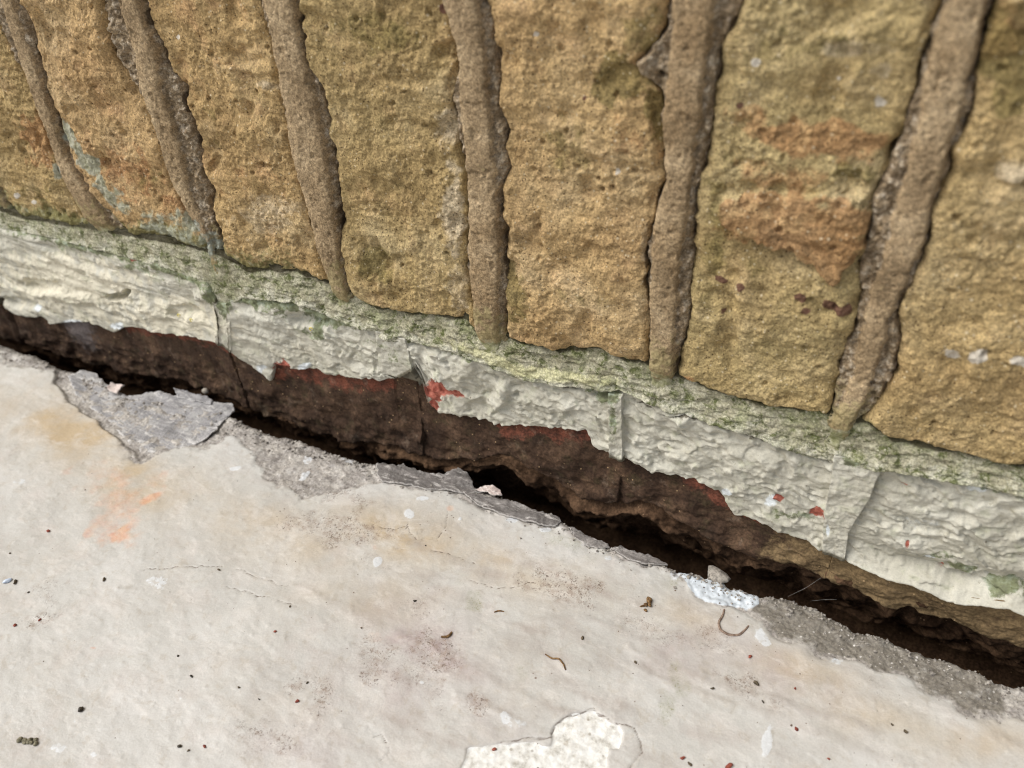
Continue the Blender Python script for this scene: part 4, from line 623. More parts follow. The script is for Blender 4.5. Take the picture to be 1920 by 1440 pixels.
# painted header course, each brick with its paint face and the raw face below the broken paint edge
HLc = [curve(a, 1) for a in D['HL']]; HRc = [curve(a, 1) for a in D['HR']]
const = lambda v: (lambda z: 0 * z + v)
hspans = [(const(-420.0), const(-318.0)), (const(-310.0), const(-212.0)), (const(-206.0), HLc[0]), (HRc[0], HLc[1]), (HRc[1], HLc[2]), (HRc[2], HLc[3]), (HRc[3], const(428.0)), (const(436.0), const(540.0)), (const(548.0), const(660.0))]
HLAB = ['', '', 'thickly painted brick end with lumpy cream paint', 'painted brick end with moss along its top and a red chip', 'painted brick end with a pink bare patch at its left corner', 'grey-painted brick end with chiselled facets', 'painted brick end with a smooth paint fillet below', '', '']
FLX = D['FLARE']
MOSS_SITES = []
def painted(k, xl, xr, step):
    zm = 50.0
    xa, xb = float(xl(zm)), float(xr(zm))
    nx = int((xb - xa) / step); hgt = float(paint_top((xa + xb) / 2) - paint_bot((xa + xb) / 2)); nz = int(hgt / step) + 8
    s = np.linspace(0, 1, nx)[None, :]; t = np.linspace(0, 1, nz)[:, None]
    Z = zm + 0 * s * t
    X = xa + (xb - xa) * s + 0 * t
    for _ in range(3):
        XL = xl(Z) + fbm(Z, Z * 0 + k * 3.0, 5, 3, 15) * 0.35; XR = xr(Z) + fbm(Z, Z * 0 + k * 4.0, 5, 3, 16) * 0.35
        X = XL + (XR - XL) * s
        zt = paint_top(X) + fbm(X, X * 0 + 9.0, 7, 4, 17) * 0.6; zb = paint_bot(X) + fbm(X, X * 0 + 2.0, 6, 4, 18) * 0.5
        Z = zb + (zt - zb) * t
    seed = 300 + 11 * k
    wr_ = sstep(-0.1, 0.6, fbm(X, Z, 13, 3, seed + 8))
    wx = X + fbm(X, Z, 12, 4, seed) * 2.6; wz = Z + fbm(X, Z, 12, 4, seed + 1) * 2.6
    rngp = np.random.default_rng(seed); cxm, czm = (xa + xb) / 2, 50.0 - 0.0; hw = max((xb - xa) / 2, 20)
    zc = (zt + zb) / 2; ux = (wx - cxm); uz = (wz - zc)
    fa = np.full(X.shape, 99.0)
    for _ in range(max(10, int(hw / 3.2))):
        px = rngp.uniform(-hw, hw); pz = rngp.uniform(-17, 17)
        gx = -2 * 2.2 * px / hw ** 2 * 1.0 + rngp.normal(0, 0.30); gz = -2 * 3.6 * (pz - 4) / 17 ** 2 + rngp.normal(0, 0.34)
        off = 2.4 - 2.2 * (px / hw) ** 2 - 3.6 * ((pz - 4) / 17) ** 2 + rngp.uniform(-0.4, 2.2)
        fa = np.minimum(fa, off + gx * (ux - px) + gz * (uz - pz))
    fa = np.maximum(fa, -4.5)
    fb = facets(wx + 0.5 * wz, wz * 1.5, 9.0, 0.34, seed + 4, 22.0)
    left = sstep(75, -25, X)                      # far left the paint is thick and smooth
    rug = 1 - 0.75 * left
    h = 4.0 + fa * (0.9 * rug + 0.1) + fb * 0.5 * rug + fbm(X, Z, 24, 3, seed + 6) * 0.7 + fbm(X * 0.45, Z, 6.0, 3, seed + 7, 0.5) * 0.35 + fbm(X * 0.7 + Z * 0.2, Z, 3.2, 3, seed + 12, 0.6) * 0.26 * (0.25 + wr_) * (1 - 0.6 * left)
    sw = (Z * 0.92 + X * 0.38 + fbm(X, Z, 16, 4, seed + 20) * 5.0) / 6.5; fr = sw - np.floor(sw)
    stp = np.where(fr < 0.82, fr / 0.82, (1 - fr) / 0.18)
    h += (stp - 0.5) * 1.7 * sstep(-0.15, 0.5, fbm(X, Z, 11, 3, seed + 22)) * (1 - 0.65 * left)
    sw = (Z * 0.85 + X * 0.5 + fbm(X, Z, 8, 4, seed + 24) * 3.0) / 2.6; fr = sw - np.floor(sw)
    h += (np.where(fr < 0.8, fr / 0.8, (1 - fr) / 0.2) - 0.5) * 0.42 * sstep(0.0, 0.5, fbm(X, Z, 9, 3, seed + 26)) * (1 - 0.7 * left)
    k1, k2, ki = worley(wx + fbm(X, Z, 4, 3, 27) * 1.6, wz * 1.3 + fbm(X, Z, 4, 3, 28) * 1.6, 7.5, seed + 28)
    h += (ki - 0.5) * 1.0 * sstep(0.02, 0.16, k2 - k1) * sstep(-0.1, 0.35, fbm(X, Z, 15, 3, seed + 29)) * (1 - 0.5 * left)
    lumps = sstep(0.15, 0.6, fbm(X * 0.8, Z, 7, 3, seed + 30)); h += lumps * 0.4
    h += fbm(X, Z, 2.2, 3, seed + 13, 0.65) * 0.22 * wr_
    h += wr_ * (ridged(X * 0.5 + Z * 0.25, Z, 3.6, 3, seed + 9) - 1.2) * 0.2 * (1 - 0.7 * left)
    h += left * (fbm(X * 0.25 + Z * 0.25, Z, 12.0, 2, 501) * 1.8 - sstep(0.2, 0.75, fbm(X * 0.2 + Z * 0.3, Z, 6.5, 2, 503)) * 1.6)
    h += fbm(X, Z, 1.5, 2, seed + 14) * 0.10
    w = fbm(X, Z, 7, 3, 5) * 0.4
    h -= blobs('dent', D['PBL'], X, Z, w * 0.7, (0.45, 1.08)) * 1.4; h += blobs('bump', D['PBL'], X, Z, w * 0.8, (0.25, 1.15)) * 0.9
    dt = zt - Z; dl = X - XL; dr = XR - X; db = Z - zb
    h -= 3.2 * np.clip(1 - dt / (4.0 + 1.5 * fbm(X, Z, 8, 2, 81)), 0, 1) ** 1.7
    if k in (2, 3):                                # the paint runs straight over the leftmost joint
        w0 = np.exp(-(dr if k == 2 else dl) / 6.0); h = h * (1 - w0) + 4.2 * w0
        h -= 2.6 * np.clip(1 - (dl if k == 2 else dr) / 1.6, 0, 1) ** 1.8 + np.where(k == 2, dr, dl).clip(0, 1) * 0
    else:
        h -= 2.6 * np.clip(1 - np.minimum(dl, dr) / 1.6, 0, 1) ** 1.8
    fl = sstep(FLX[0], FLX[0] + 45, X)             # paint fillet that flares out at the bottom right
    cove = np.clip(1 - db / 9.0, 0, 1)
    h = h * (1 - fl * cove * 0.6) + fl * (cove ** 1.6 * 5.5 - np.exp(-((db - 10) / 4.0) ** 2) * 2.2)
    ck = np.full(X.shape, 99.0)
    for c in D['WCRACK']:
        ck = np.minimum(ck, linedist(X + fbm(X, Z, 4, 3, 55) * 1.0, Z + fbm(X, Z, 4, 3, 56) * 1.0, c))
    h -= 1.3 * np.exp(-(ck / 0.45) ** 2)
    wa = fbm(X, Z, 7, 4, 91) * 0.5
    A = {n: blobs(n, D['PBL'], X, Z, wa, (0.3, 1.3)) for n in ('moss', 'bare', 'white', 'warm')}
    A['moss'] = np.clip(A['moss'] + np.clip(0.6 - dt / 9, 0, 1) * 0.8, 0, 1.2)
    A['bare'] = np.maximum(A['bare'] * (A['bare'] > 0.05), 0)
    h -= sstep(0.35, 0.6, A['bare']) * 0.7
    A['crevice_shade'] = np.clip(np.exp(-(ck / 0.5) ** 2) * 0.9 + np.clip(0.75 - np.minimum(dl, dr) / 1.5, 0, 1), 0, 1)  # dark cracks, plus occlusion shade painted along the side edges
    if step < 1: MOSS_SITES.append((np.stack([X, -h, Z], -1).reshape(-1, 3), np.clip(A['moss'] - 0.35 + fbm(X, Z, 5, 4, 95) * 0.35, 0, 1).ravel()))
    hb = h[0].copy(); xbot = X[0].copy(); zbot = Z[0].copy()
    X2, h2, Z2, A2 = padded(X, h, Z, A, -18, 'lrt')
    # paint film: the bottom rim turns back a millimetre, then in to the raw face
    for off, dh in ((-0.5, 1.0), (-0.3, 2.4), (1.0, 16.0)):
        X2 = np.vstack([X2[:1], X2]); Z2 = np.vstack([Z2[:1] * 0 + np.pad(zbot, 1, 'edge')[None] + off, Z2])
        h2 = np.vstack([np.pad(hb, 1, 'edge')[None] - dh, h2]); A2 = {n: np.vstack([v[:1], v]) for n, v in A2.items()}
    o = grid_obj('painted_brick', X2, -h2, Z2, M_PAINT, wall, A2)
    if HLAB[k]: o['label'] = HLAB[k]
    # raw face under the paint
    xx = np.arange(xbot[0] - 2.6, xbot[-1] + (13 if k == 3 else 2.6), max(step, 0.55)); hbs = np.convolve(np.pad(hb, 30, 'edge'), np.ones(61) / 61, 'valid') if step < 1 else hb; hb_ = np.interp(xx, xbot, hbs); zp = np.interp(xx, xbot, zbot)
    lo = ledge(xx) + fbm(xx, xx * 0 + 4.0, 7, 4, 19) * 1.2
    n = 46 if step < 1 else 14
    tt = np.linspace(0, 1, n)[:, None]
    top = zp + 2.0; lo = np.minimum(lo, top - 5)
    ZZ = lo + (top - lo) * tt; XX = xx[None, :] + 0 * tt
    H = np.minimum(hb_ - 2.6, 3.4) * tt + (-1.5) * (1 - tt) + (fbm(XX, ZZ, 18, 4, seed + 31) * 2.0 + fbm(XX * 0.45, ZZ, 5, 5, seed + 33, 0.6) * 0.85) * np.clip(1.25 - tt, 0, 1)
    H += (ridged(XX * 0.5, ZZ, 9, 3, seed + 34) - 1.1) * 0.9 * (1 - tt)
    H = np.minimum(H, np.interp(xx, xbot, hb) - 1.4 + 7 * (1 - tt))
    dbl = ZZ - lo; H -= 4.5 * np.clip(1 - dbl / (3.0 + fbm(XX, ZZ, 9, 2, 83)), 0, 1) ** 1.6
    RX = D['RAWRED']
    red = np.zeros(XX.shape)
    for (x0, x1, depth) in RX:
        red = np.maximum(red, sstep(x0 - 4, x0 + 4, XX) * sstep(x1 + 4, x1 - 4, XX) * np.clip(1.25 - (zp - ZZ) / depth, 0, 1))
    AR = {'red': red, 'mossy': sstep(255, 300, XX) * (0.75 + 0.3 * fbm(XX, ZZ, 20, 2, 3)), 'grey': np.exp(-((XX + 140) / 16) ** 2) * tt * 1.1}
    XX, H, ZZ, AR = padded(XX, H, ZZ, AR, -22, 'lrtb')
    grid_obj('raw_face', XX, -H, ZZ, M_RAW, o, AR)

for k, (a_, b_) in enumerate(hspans):
    painted(k, a_, b_, G if 2 <= k <= 6 else 1.8)

# mortar between the painted bricks
def head_joint(xl, xr, h0, seed):
    z = np.arange(8.0, 76.0, 0.45)[:, None]; u = np.linspace(0, 1, 34)[None, :]
    XL = xl(z) - 2.0; XR = xr(z) + 2.0
    X = XL + (XR - XL) * u; Z = z + 0 * u
    keep = (paint_bot(X.mean(1)) - 1.5, paint_top(X.mean(1)) + 1)
    ok = (Z[:, 0] > keep[0]) & (Z[:, 0] < keep[1]); X = X[ok]; Z = Z[ok]
    pb = paint_bot(X)
    h = h0 + fbm(X, Z, 8, 4, seed) * 0.8 + fbm(X, Z, 2.5, 3, seed + 2) * 0.35 + np.abs((X - X.mean(1, keepdims=True)) / 12) * 1.0
    h = np.where(Z < pb, np.minimum(h, 1.0) - 1.5, h)
    A = {n: blobs(n, D['PBL'], X, Z, None, (0.3, 1.3)) for n in ('moss', 'bare', 'white', 'warm')}
    A['crevice_shade'] = sstep(2, -3, Z - pb - 2) * 1.0 + 0.25  # shade painted over the recessed joint, deepest at its bottom
    X, h, Z, A = padded(X, h, Z, A, -16, 'lrtb')
    grid_obj('head_joint', X, -h, Z, M_PAINT, wall, A)
for k in range(4):
    head_joint(HLc[k], HRc[k], (3.4, 0.5, 1.6, 1.8)[k], 700 + 9 * k)

# rubble deep in the gap, running back and under the floor slab
def footing():
    x = xs_line(0.8)
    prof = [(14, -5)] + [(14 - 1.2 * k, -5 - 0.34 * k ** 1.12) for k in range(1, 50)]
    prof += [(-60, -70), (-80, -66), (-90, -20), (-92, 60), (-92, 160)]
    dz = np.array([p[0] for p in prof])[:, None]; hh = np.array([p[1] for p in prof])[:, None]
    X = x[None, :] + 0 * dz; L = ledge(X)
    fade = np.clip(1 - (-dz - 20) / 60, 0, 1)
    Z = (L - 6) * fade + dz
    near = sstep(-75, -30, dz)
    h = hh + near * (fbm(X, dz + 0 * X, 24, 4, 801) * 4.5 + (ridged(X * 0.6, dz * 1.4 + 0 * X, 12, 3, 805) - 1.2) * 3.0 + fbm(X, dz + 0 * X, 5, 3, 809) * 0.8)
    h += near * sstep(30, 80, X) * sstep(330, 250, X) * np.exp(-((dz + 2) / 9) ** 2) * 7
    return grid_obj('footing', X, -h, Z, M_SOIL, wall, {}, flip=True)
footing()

def box(name, lo, hi, mat, parent):
    x0, y0, z0 = lo; x1, y1, z1 = hi
    V = [(x0, y0, z0), (x1, y0, z0), (x1, y1, z0), (x0, y1, z0), (x0, y0, z1), (x1, y0, z1), (x1, y1, z1), (x0, y1, z1)]
    Fq = [(3, 2, 1, 0), (4, 5, 6, 7), (0, 1, 5, 4), (1, 2, 6, 5), (2, 3, 7, 6), (3, 0, 4, 7)]
    me, org = mesh_from(name, V, Fq, None, False); return link(name, me, mat, parent, org)
box('wall_core', (-900, 11.5, 72), (1100, 200, 1500), M_MORTAR, wall)

# ------------------------------------------------------------------ floor
FEc = curve(D['FE'])
def floor_edge(x): return FEc(x) + fbm(x, x * 0 + 1.0, 5, 4, 901) * 0.9 + fbm(x, x * 0 + 2.0, 40, 2, 903) * 0.5

def floor_fields(X, Yc):
    A = {}
    w1 = fbm(X, Yc, 12, 4, 911)
    grey = polymask(X, Yc, D['GREY'], 1.8, w1 * 2.8) * (0.75 + 0.25 * np.clip(fbm(X, Yc, 20, 3, 912) + 0.4, -1, 1))
    fz = polymask(X, Yc, D['FLAKEZONE'], 0.9, w1 * 1.4)
    dk = polymask(X, Yc, D['DARKG'], 3.0, w1 * 3.0)
    bl = polymask(X, Yc, D['BLUE'], 1.2, w1 * 2.0)
    bare = polymask(X, Yc, D['BARE'], 0.45, w1 * 1.3)
    cr = np.full(X.shape, 99.0)
    for i, c in enumerate(D['CRACKS']):
        cr = np.minimum(cr, linedist(X + w1 * 0.9, Yc + fbm(X, Yc, 5, 3, 915) * 0.9, c) * (1.0 if i == 0 else 1.5))
    rd = np.zeros(X.shape)
    for c in D['RIDGES']:
        rd = rd + np.exp(-(linedist(X + w1 * 2, Yc + w1 * 2, c, 14) / 2.2) ** 2)
    A['grey'] = np.maximum(grey, fz); A['darkgrey'] = dk; A['blue'] = bl; A['bare'] = bare; A['crack'] = np.exp(-(cr / 0.34) ** 2)
    ww = fbm(X, Yc, 9, 4, 921) * 0.55
    for n in ('stain', 'white', 'green', 'dirt', 'tan', 'pink'):
        A[n] = blobs(n, D['FB'], X, Yc, ww * (0.5 if n == 'white' else 1.0), (0.35, 1.3) if n != 'white' else (0.6, 1.1), 'max' if n in ('tan', 'pink') else False)
    st = fbm(X * 0.22 + Yc * 0.42, Yc * 1.0 - X * 0.18, 9, 4, 925)            # drag marks running down to the right
    reg = np.exp(-((X - 215) / 110) ** 2) * sstep(0, 25, -Yc - 18)
    A['smear'] = np.clip((st * 1.0 + 0.25) * reg + rd * 0.35, 0, 1)
    return A, fz, rd, w1

def floor_height(X, Yc, A=None):
    if A is None: A, fz, rd, w1 = floor_fields(X, Yc)
    else: A, fz, rd, w1 = A
    g = A['grey']
    h = fbm(X, Yc, 70, 3, 931) * 1.0 + fbm(X, Yc, 14, 3, 933) * 0.28 + fbm(X * 0.6 + Yc * 0.3, Yc, 4.0, 3, 935) * 0.07
    f1, f2, idn = worley(X, Yc, 5.5, 937)
    h += np.where(idn > 0.55, (1 - sstep(0.0, 0.30, f1)) * 0.20 * idn, 0)            # little paint nibs
    h += rd * 0.35
    h += g * (-0.9 + fbm(X, Yc, 7, 4, 941, 0.6) * 0.75 + fbm(X, Yc, 1.8, 2, 943) * 0.18) - fz * 1.3
    h += A['blue'] * (0.8 + fbm(X, Yc, 2.2, 3, 947) * 0.35)
    h += A['bare'] * (-0.75 + fbm(X, Yc, 2.6, 3, 951) * 0.22)
    h += A['white'] * 0.18
    h -= A['crack'] * 0.3
    d = floor_edge(X) - Yc
    R = 3.4 + 2.0 * fbm(X, Yc, 14, 2, 953)
    h -= 2.4 * np.clip(1 - d / np.maximum(R, 1.2), 0, 1) ** 2
    h += np.exp(-((d - 5) / 5) ** 2) * fbm(X, Yc, 9, 3, 955) * 0.7
    return h

def concrete_floor():
    x = xs_line(0.55)
    dd = np.concatenate([np.arange(0, 205, 0.55), 205 + ext(0, 1500, 2.0)])
    lip = np.array([(0.4, -1.6), (0.8, -3.2), (1.0, -5.5), (0.8, -9), (0.2, -14), (-1, -22), (-3, -34), (-6, -60)])[::-1]
    yE = floor_edge(x)
    fade = np.exp(-dd / 60.0)[:, None]
    Yf = -dd[:, None] + yE[None, :] * fade + (-13.0) * (1 - fade)
    Xf = x[None, :] + 0 * Yf
    FF = floor_fields(Xf, Yf); H = floor_height(Xf, Yf, FF); A = FF[0]
    H *= np.clip(1 - (dd[:, None] - 250) / 300, 0.2, 1)
    Xl = x[None, :] + 0 * lip[:, :1]; zl = lip[:, 1:2] + H[0][None, :]
    Yl = yE[None, :] + lip[:, :1] + fbm(Xl, zl, 9, 4, 961) * 1.5 * np.clip(-lip[:, 1:2] / 6, 0, 1)
    X = np.vstack([Xl, Xf]); Y = np.vstack([Yl, Yf]); Z = np.vstack([zl, H])
    A = {k: np.vstack([np.repeat(v[:1], len(lip), 0), v]) for k, v in A.items()}
    A['grey'][:len(lip)] = 1.0
    o = grid_obj('concrete_floor', X, Y, Z, M_FLOOR, None, A, flip=True, origin=(100, -100, 0))
    o['kind'] = 'structure'
    return o
FLOOR = concrete_floor()

def fh(x, y):
    return float(floor_height(np.array([[float(x)]]), np.array([[float(y)]]))[0, 0])

# ------------------------------------------------------------------ broken flakes along the edge
def flake(name, outline, mat, label, lift=0.3, thick=1.2, curl=None, seed=0, group=None, cat='mortar flake', follow=True):
    P = np.array(outline)
    n = len(P); seg = np.roll(P, -1, 0) - P; L = np.hypot(seg[:, 0], seg[:, 1]); per = L.sum()
    N = int(max(40, per / 0.55)); s = np.concatenate([[0], np.cumsum(L)])
    q = np.linspace(0, per, N, endpoint=False); PP = np.vstack([P, P[:1]])
    B = np.stack([np.interp(q, s, PP[:, 0]), np.interp(q, s, PP[:, 1])], 1)
    nrm = np.stack([np.roll(B, -1, 0)[:, 1] - np.roll(B, 1, 0)[:, 1], -(np.roll(B, -1, 0)[:, 0] - np.roll(B, 1, 0)[:, 0])], 1); nrm /= np.linalg.norm(nrm, axis=1)[:, None] + 1e-9
    B = B + nrm * (fbm(B[:, 0], B[:, 1], 3.0, 3, 970 + seed) * 0.6 + fbm(B[:, 0], B[:, 1], 1.2, 2, 975 + seed) * 0.3)[:, None]
    c = B.mean(0); u_, sv, vt = np.linalg.svd(B - c, full_matrices=False); ax = vt[0]
    a = (B - c) @ ax; lim = np.abs(a).max() * 0.72
    spine = c + np.clip(a, -lim, lim)[:, None] * ax * 0.92
    rr = np.array([0, 0.05, 0.1, 0.18, 0.28, 0.4, 0.55, 0.7, 0.85, 1.0])[:, None, None]
    T = B[None] * (1 - rr) + spine[None] * rr
    X = T[..., 0]; Y = T[..., 1]
    base = floor_height(X, np.minimum(Y, floor_edge(X) - 3.0))
    base = base * (1.0 if follow else 0) + (0 if follow else np.median(base))
    sm = np.median(base)
    Z = sm + 0.55 * (base - sm) + lift + thick + fbm(X * 0.5, Y, 6, 5, 980 + seed, 0.6) * 0.8 + fbm(X, Y, 2, 3, 983 + seed) * 0.14
    if curl is not None: Z = Z + curl(X, Y)
    rim = np.clip(1 - rr[..., 0] / 0.1, 0, 1) * np.ones(X.shape)
    Z = Z - rim * 0.25
    Zb = Z - thick
    X = np.vstack([X[::-1], X]); Y = np.vstack([Y[::-1], Y]); Z = np.vstack([Z[::-1], Zb]); rim = np.vstack([rim[::-1], rim * 1.2])
    X = np.hstack([X, X[:, :1]]); Y = np.hstack([Y, Y[:, :1]]); Z = np.hstack([Z, Z[:, :1]]); rim = np.hstack([rim, rim[:, :1]])
    area = 0.5 * np.sum(B[:, 0] * np.roll(B[:, 1], -1) - np.roll(B[:, 0], -1) * B[:, 1])
    o = grid_obj(name, X, Y, Z, mat, None, {'rim': rim}, flip=area > 0)
    o['label'] = label; o['category'] = cat
    if group: o['group'] = group
    return o

M_FG = flake_material('grey_cement_skin', [(122, 120, 120), (152, 150, 150), (178, 176, 173)], (208, 205, 201))
M_FD = flake_material('dark_slate_cement', [(84, 80, 76), (114, 109, 105), (148, 142, 137)], (190, 185, 179))
M_FP = flake_material('pinkish_paint_flake', [(180, 160, 152), (200, 184, 176), (214, 200, 192)], (222, 214, 206))
GF = 'cement flakes along the broken floor edge'
f1 = D['FLK1']; xr = max(p[0] for p in f1); xl = min(p[0] for p in f1)
flake('cement_flake', f1, M_FG, 'large blue-grey cement flake curling up at its right end beside the crack', -0.7, 0.8,
      lambda X, Y: 3.2 * sstep(xr - 11, xr + 1, X) ** 1.4 + 1.2 * sstep(xl + 16, xl + 2, X), 1, GF)
flake('cement_flake', D['FLK2'], M_FP, 'tiny curled flake standing up at the far left of the crack edge', 1.6, 0.7, lambda X, Y: 0.9 * np.sin(X * 0.5), 2, GF)
flake('cement_flake', D['FLK3'], M_FG, 'narrow grey flake tipped into the crack behind the large blue-grey flake', 0.6, 0.8, None, 3, GF)
flake('cement_flake', D['FLK4'], M_FD, 'dark grey flake with ragged humps at the middle of the crack edge', 0.3, 1.0, lambda X, Y: 0.8 * sstep(-12, -6, Y), 4, GF)
flake('cement_flake', D['FLK5'], M_FD, 'long slate-grey flake lying along the crack edge under the pinkish flake', 0.5, 1.1, None, 5, GF)
flake('paint_flake', D['FLK6'], M_FP, 'small pinkish paint flake on top of the long slate-grey flake', 1.9, 0.7, None, 6, GF, 'paint flake')
flake('cement_flake', D['FLK7'], M_FD, 'short grey flake with a white lower rim right of the long slate flake', 0.4, 0.9, None, 7, GF)
flake('cement_flake', D['FLK8'], M_FD, 'thin dark flake at the right end of the row of flakes, beside the bluish crust', 0.4, 0.9, None, 8, GF)

# ------------------------------------------------------------------ small debris
def lump_mesh(name, r, squash, seed, ru=10, rv=14, rough=0.35):
    th = np.linspace(0.02, np.pi - 0.02, ru)[:, None]; ph = np.linspace(0, 2 * np.pi, rv, endpoint=True)[None, :]
    rng = np.random.default_rng(seed); p = rng.uniform(0, 6, 6)
    k = 1 + rough * (np.sin(2 * ph + p[0]) * np.sin(th + p[1]) * 0.5 + np.sin(3 * ph + p[2]) * np.sin(2 * th + p[3]) * 0.4 + np.sin(ph + 5 * th + p[4]) * 0.2) * np.sin(th)
    return r * k * np.sin(th) * np.cos(ph) * squash[0], r * k * np.sin(th) * np.sin(ph) * squash[1], r * k * np.cos(th) + 0 * ph

def lump(name, x, y, r, mat, label, cat, squash=(1, 1, .6), rot=0.0, seed=1, group=None, z=None, parent=None, rough=0.35):
    a, b, c = lump_mesh(name, r, squash, seed, rough=rough); c = c * squash[2]
    ca, sa = math.cos(rot), math.sin(rot)
    z0 = (fh(x, y) if z is None else z) + r * squash[2] * 0.75
    o = grid_obj(name, x + ca * a - sa * b, y + sa * a + ca * b, z0 + c, mat, parent, {}, flip=True)
    if label: o['label'] = label; o['category'] = cat
    if group: o['group'] = group
    return o

M_SEED = plain_material('black_seed_husk', (34, 30, 24), (62, 54, 40), 0.5)
M_CRUMB = plain_material('dark_soil_crumb', (64, 56, 44), (104, 92, 74), 0.9)
M_RED = plain_material('red_brick_chip', (112, 54, 44), (150, 84, 68), 0.85)
M_CHIP = plain_material('pale_blue_paint_chip', (176, 190, 210), (206, 216, 228), 0.5)
M_DROP = plain_material('grey_green_dropping', (92, 88, 72), (140, 134, 112), 0.9)
M_STONE = plain_material('grey_gravel', (120, 114, 106), (172, 164, 152), 0.9, 500)
M_HUSK = plain_material('brown_dry_leaf_bits', (84, 62, 38), (140, 110, 72), 0.8)
M_TEND = plain_material('dry_plant_fibre', (104, 86, 74), (150, 130, 114), 0.8)
M_WEB = plain_material('pale_web_thread', (196, 190, 180), (214, 208, 200), 0.6)
M_YEL = plain_material('yellow_curl', (206, 190, 84), (226, 212, 120), 0.6)
M_PEB = plain_material('pale_pebble', (150, 142, 130), (186, 178, 164), 0.8, 500)

rnd = random.Random(5)
DLAB = D['DLAB']
for i, ((kind, x, y, r), lab) in enumerate(zip(D['DEB'], DLAB)):
    mt = {'seed': M_SEED, 'crumb': M_CRUMB, 'red': M_RED}[kind]
    nm = {'seed': 'seed', 'crumb': 'soil_crumb', 'red': 'brick_chip'}[kind]; ct = {'seed': 'seed', 'crumb': 'crumb', 'red': 'brick chip'}[kind]
    lump(nm, x, y, r * 0.5, mt, lab, ct, (1.25, 0.8, 0.6), rnd.uniform(0, 3), 20 + i, {'seed': 'dark seeds strewn on the floor', 'crumb': 'earth crumbs strewn on the floor', 'red': 'red brick chips strewn on the floor'}[kind], rough=0.5)

def cluster(name, key, label, cat, mat, pieces, part):
    x, y = D['PT_'][key]; z = fh(x, y)
    e_ = empty(name, (x, y, z), label, cat)
    for i, (dx, dy, r, sq, ro) in enumerate(pieces):
        lump(part, x + dx, y + dy, r, mat, None, None, sq, ro, 60 + i, None, fh(x + dx, y + dy), e_)
    return e_
rng2 = random.Random(9)
cluster('dropping', 'dropping', 'grey-green crumbly dropping at the lower left of the floor', 'dropping', M_DROP,
        [(-3.4 + 0.75 * k + rng2.uniform(-.5, .5), -1.0 + 0.5 * k * 0.55 + rng2.uniform(-.8, .8), rng2.uniform(0.7, 1.15), (1, 1, .7), rng2.uniform(0, 3)) for k in range(10)], 'pellet')
cluster('leaf_scrap', 'scrap', 'crumpled brown leaf scrap on the floor right of centre', 'leaf', M_HUSK,
        [(0.2, 1.8, 1.3, (.8, 1.4, .8), .2), (1.0, 0.0, 1.0, (.7, 1.2, .9), .6), (-0.4, -0.6, 0.9, (1, 1, .7), 1.0), (-1.5, -1.8, 0.7, (1.8, .5, .6), .7), (0.3, -3.2, 0.75, (1, .9, .6), 0)], 'crumb')
lump('paint_chip', *D['PT_']['chip'], 1.5, M_CHIP, 'pale blue paint chip at the left edge of the floor', 'paint chip', (1.3, .7, .5), 0.9, 3)
lump('gravel', *D['PT_']['stone'], 4.2, M_STONE, 'grey stone lodged in the crack above the bluish crust', 'stone', (1.25, .8, .75), -0.3, 5, None, fh(D['PT_']['stone'][0], D['PT_']['stone'][1] - 3) - 2.5)
x_, y_, z_ = D['PEB']
lump('pebble', x_, y_ - 6, 2.0, M_PEB, 'pale round pebble stuck to the dark face inside the crack', 'stone', (1, .9, .9), 0, 8, None, z_ - 3.0, None, 0.12)

def fibre(name, pts, r, mat, label, cat, z=None, lift=0.2):
    P = np.array(pts, float)
    s = np.linspace(0, len(P) - 1, len(P) * 6); k = np.arange(len(P))
    Q = np.stack([np.interp(s, k, P[:, i]) for i in range(P.shape[1])], 1)
    for _ in range(3): Q[1:-1] = (Q[:-2] + 2 * Q[1:-1] + Q[2:]) / 4
    if Q.shape[1] == 2:
        zf = floor_height(Q[:, 0][None], Q[:, 1][None])[0] + lift; Q = np.column_stack([Q, zf])
    tan = np.gradient(Q, axis=0); tan /= np.linalg.norm(tan, axis=1)[:, None] + 1e-9
    n1 = np.cross(tan, (0.1, 0.2, 1.0)); n1 /= np.linalg.norm(n1, axis=1)[:, None] + 1e-9; n2 = np.cross(tan, n1)
    ph = np.linspace(0, 2 * np.pi, 7)
    rr = r * (0.55 + 0.45 * np.sin(np.linspace(0.15, np.pi - 0.1, len(Q))))[:, None]
    X = Q[:, :1] + rr * (n1[:, :1] * np.cos(ph) + n2[:, :1] * np.sin(ph)); Y = Q[:, 1:2] + rr * (n1[:, 1:2] * np.cos(ph) + n2[:, 1:2] * np.sin(ph)); Z = Q[:, 2:] + rr * (n1[:, 2:] * np.cos(ph) + n2[:, 2:] * np.sin(ph))
    o = grid_obj(name, X, Y, Z, mat, None, {}); o['label'] = label; o['category'] = cat
    return o
fibre('plant_tendril', D['TENDRIL'], 0.55, M_TEND, 'curled dry tendril on the floor below the bluish crust', 'tendril')
fibre('twig', D['TWIG'], 0.6, M_HUSK, 'short dark twig with a hooked end at the middle of the floor', 'twig', lift=0.4)
fibre('twig', D['TWIG2'], 0.35, M_HUSK, 'thin dark twig below the green floor patch', 'twig', lift=0.3)
fibre('stalk', D['TWIG3'], 0.4, M_HUSK, 'thin brown stalk bit below the floor centre', 'stalk', lift=0.3)
for i, (lab, pts) in enumerate(D['WEB']):
    fibre('web_thread', pts, 0.11, M_WEB, lab, 'web thread')
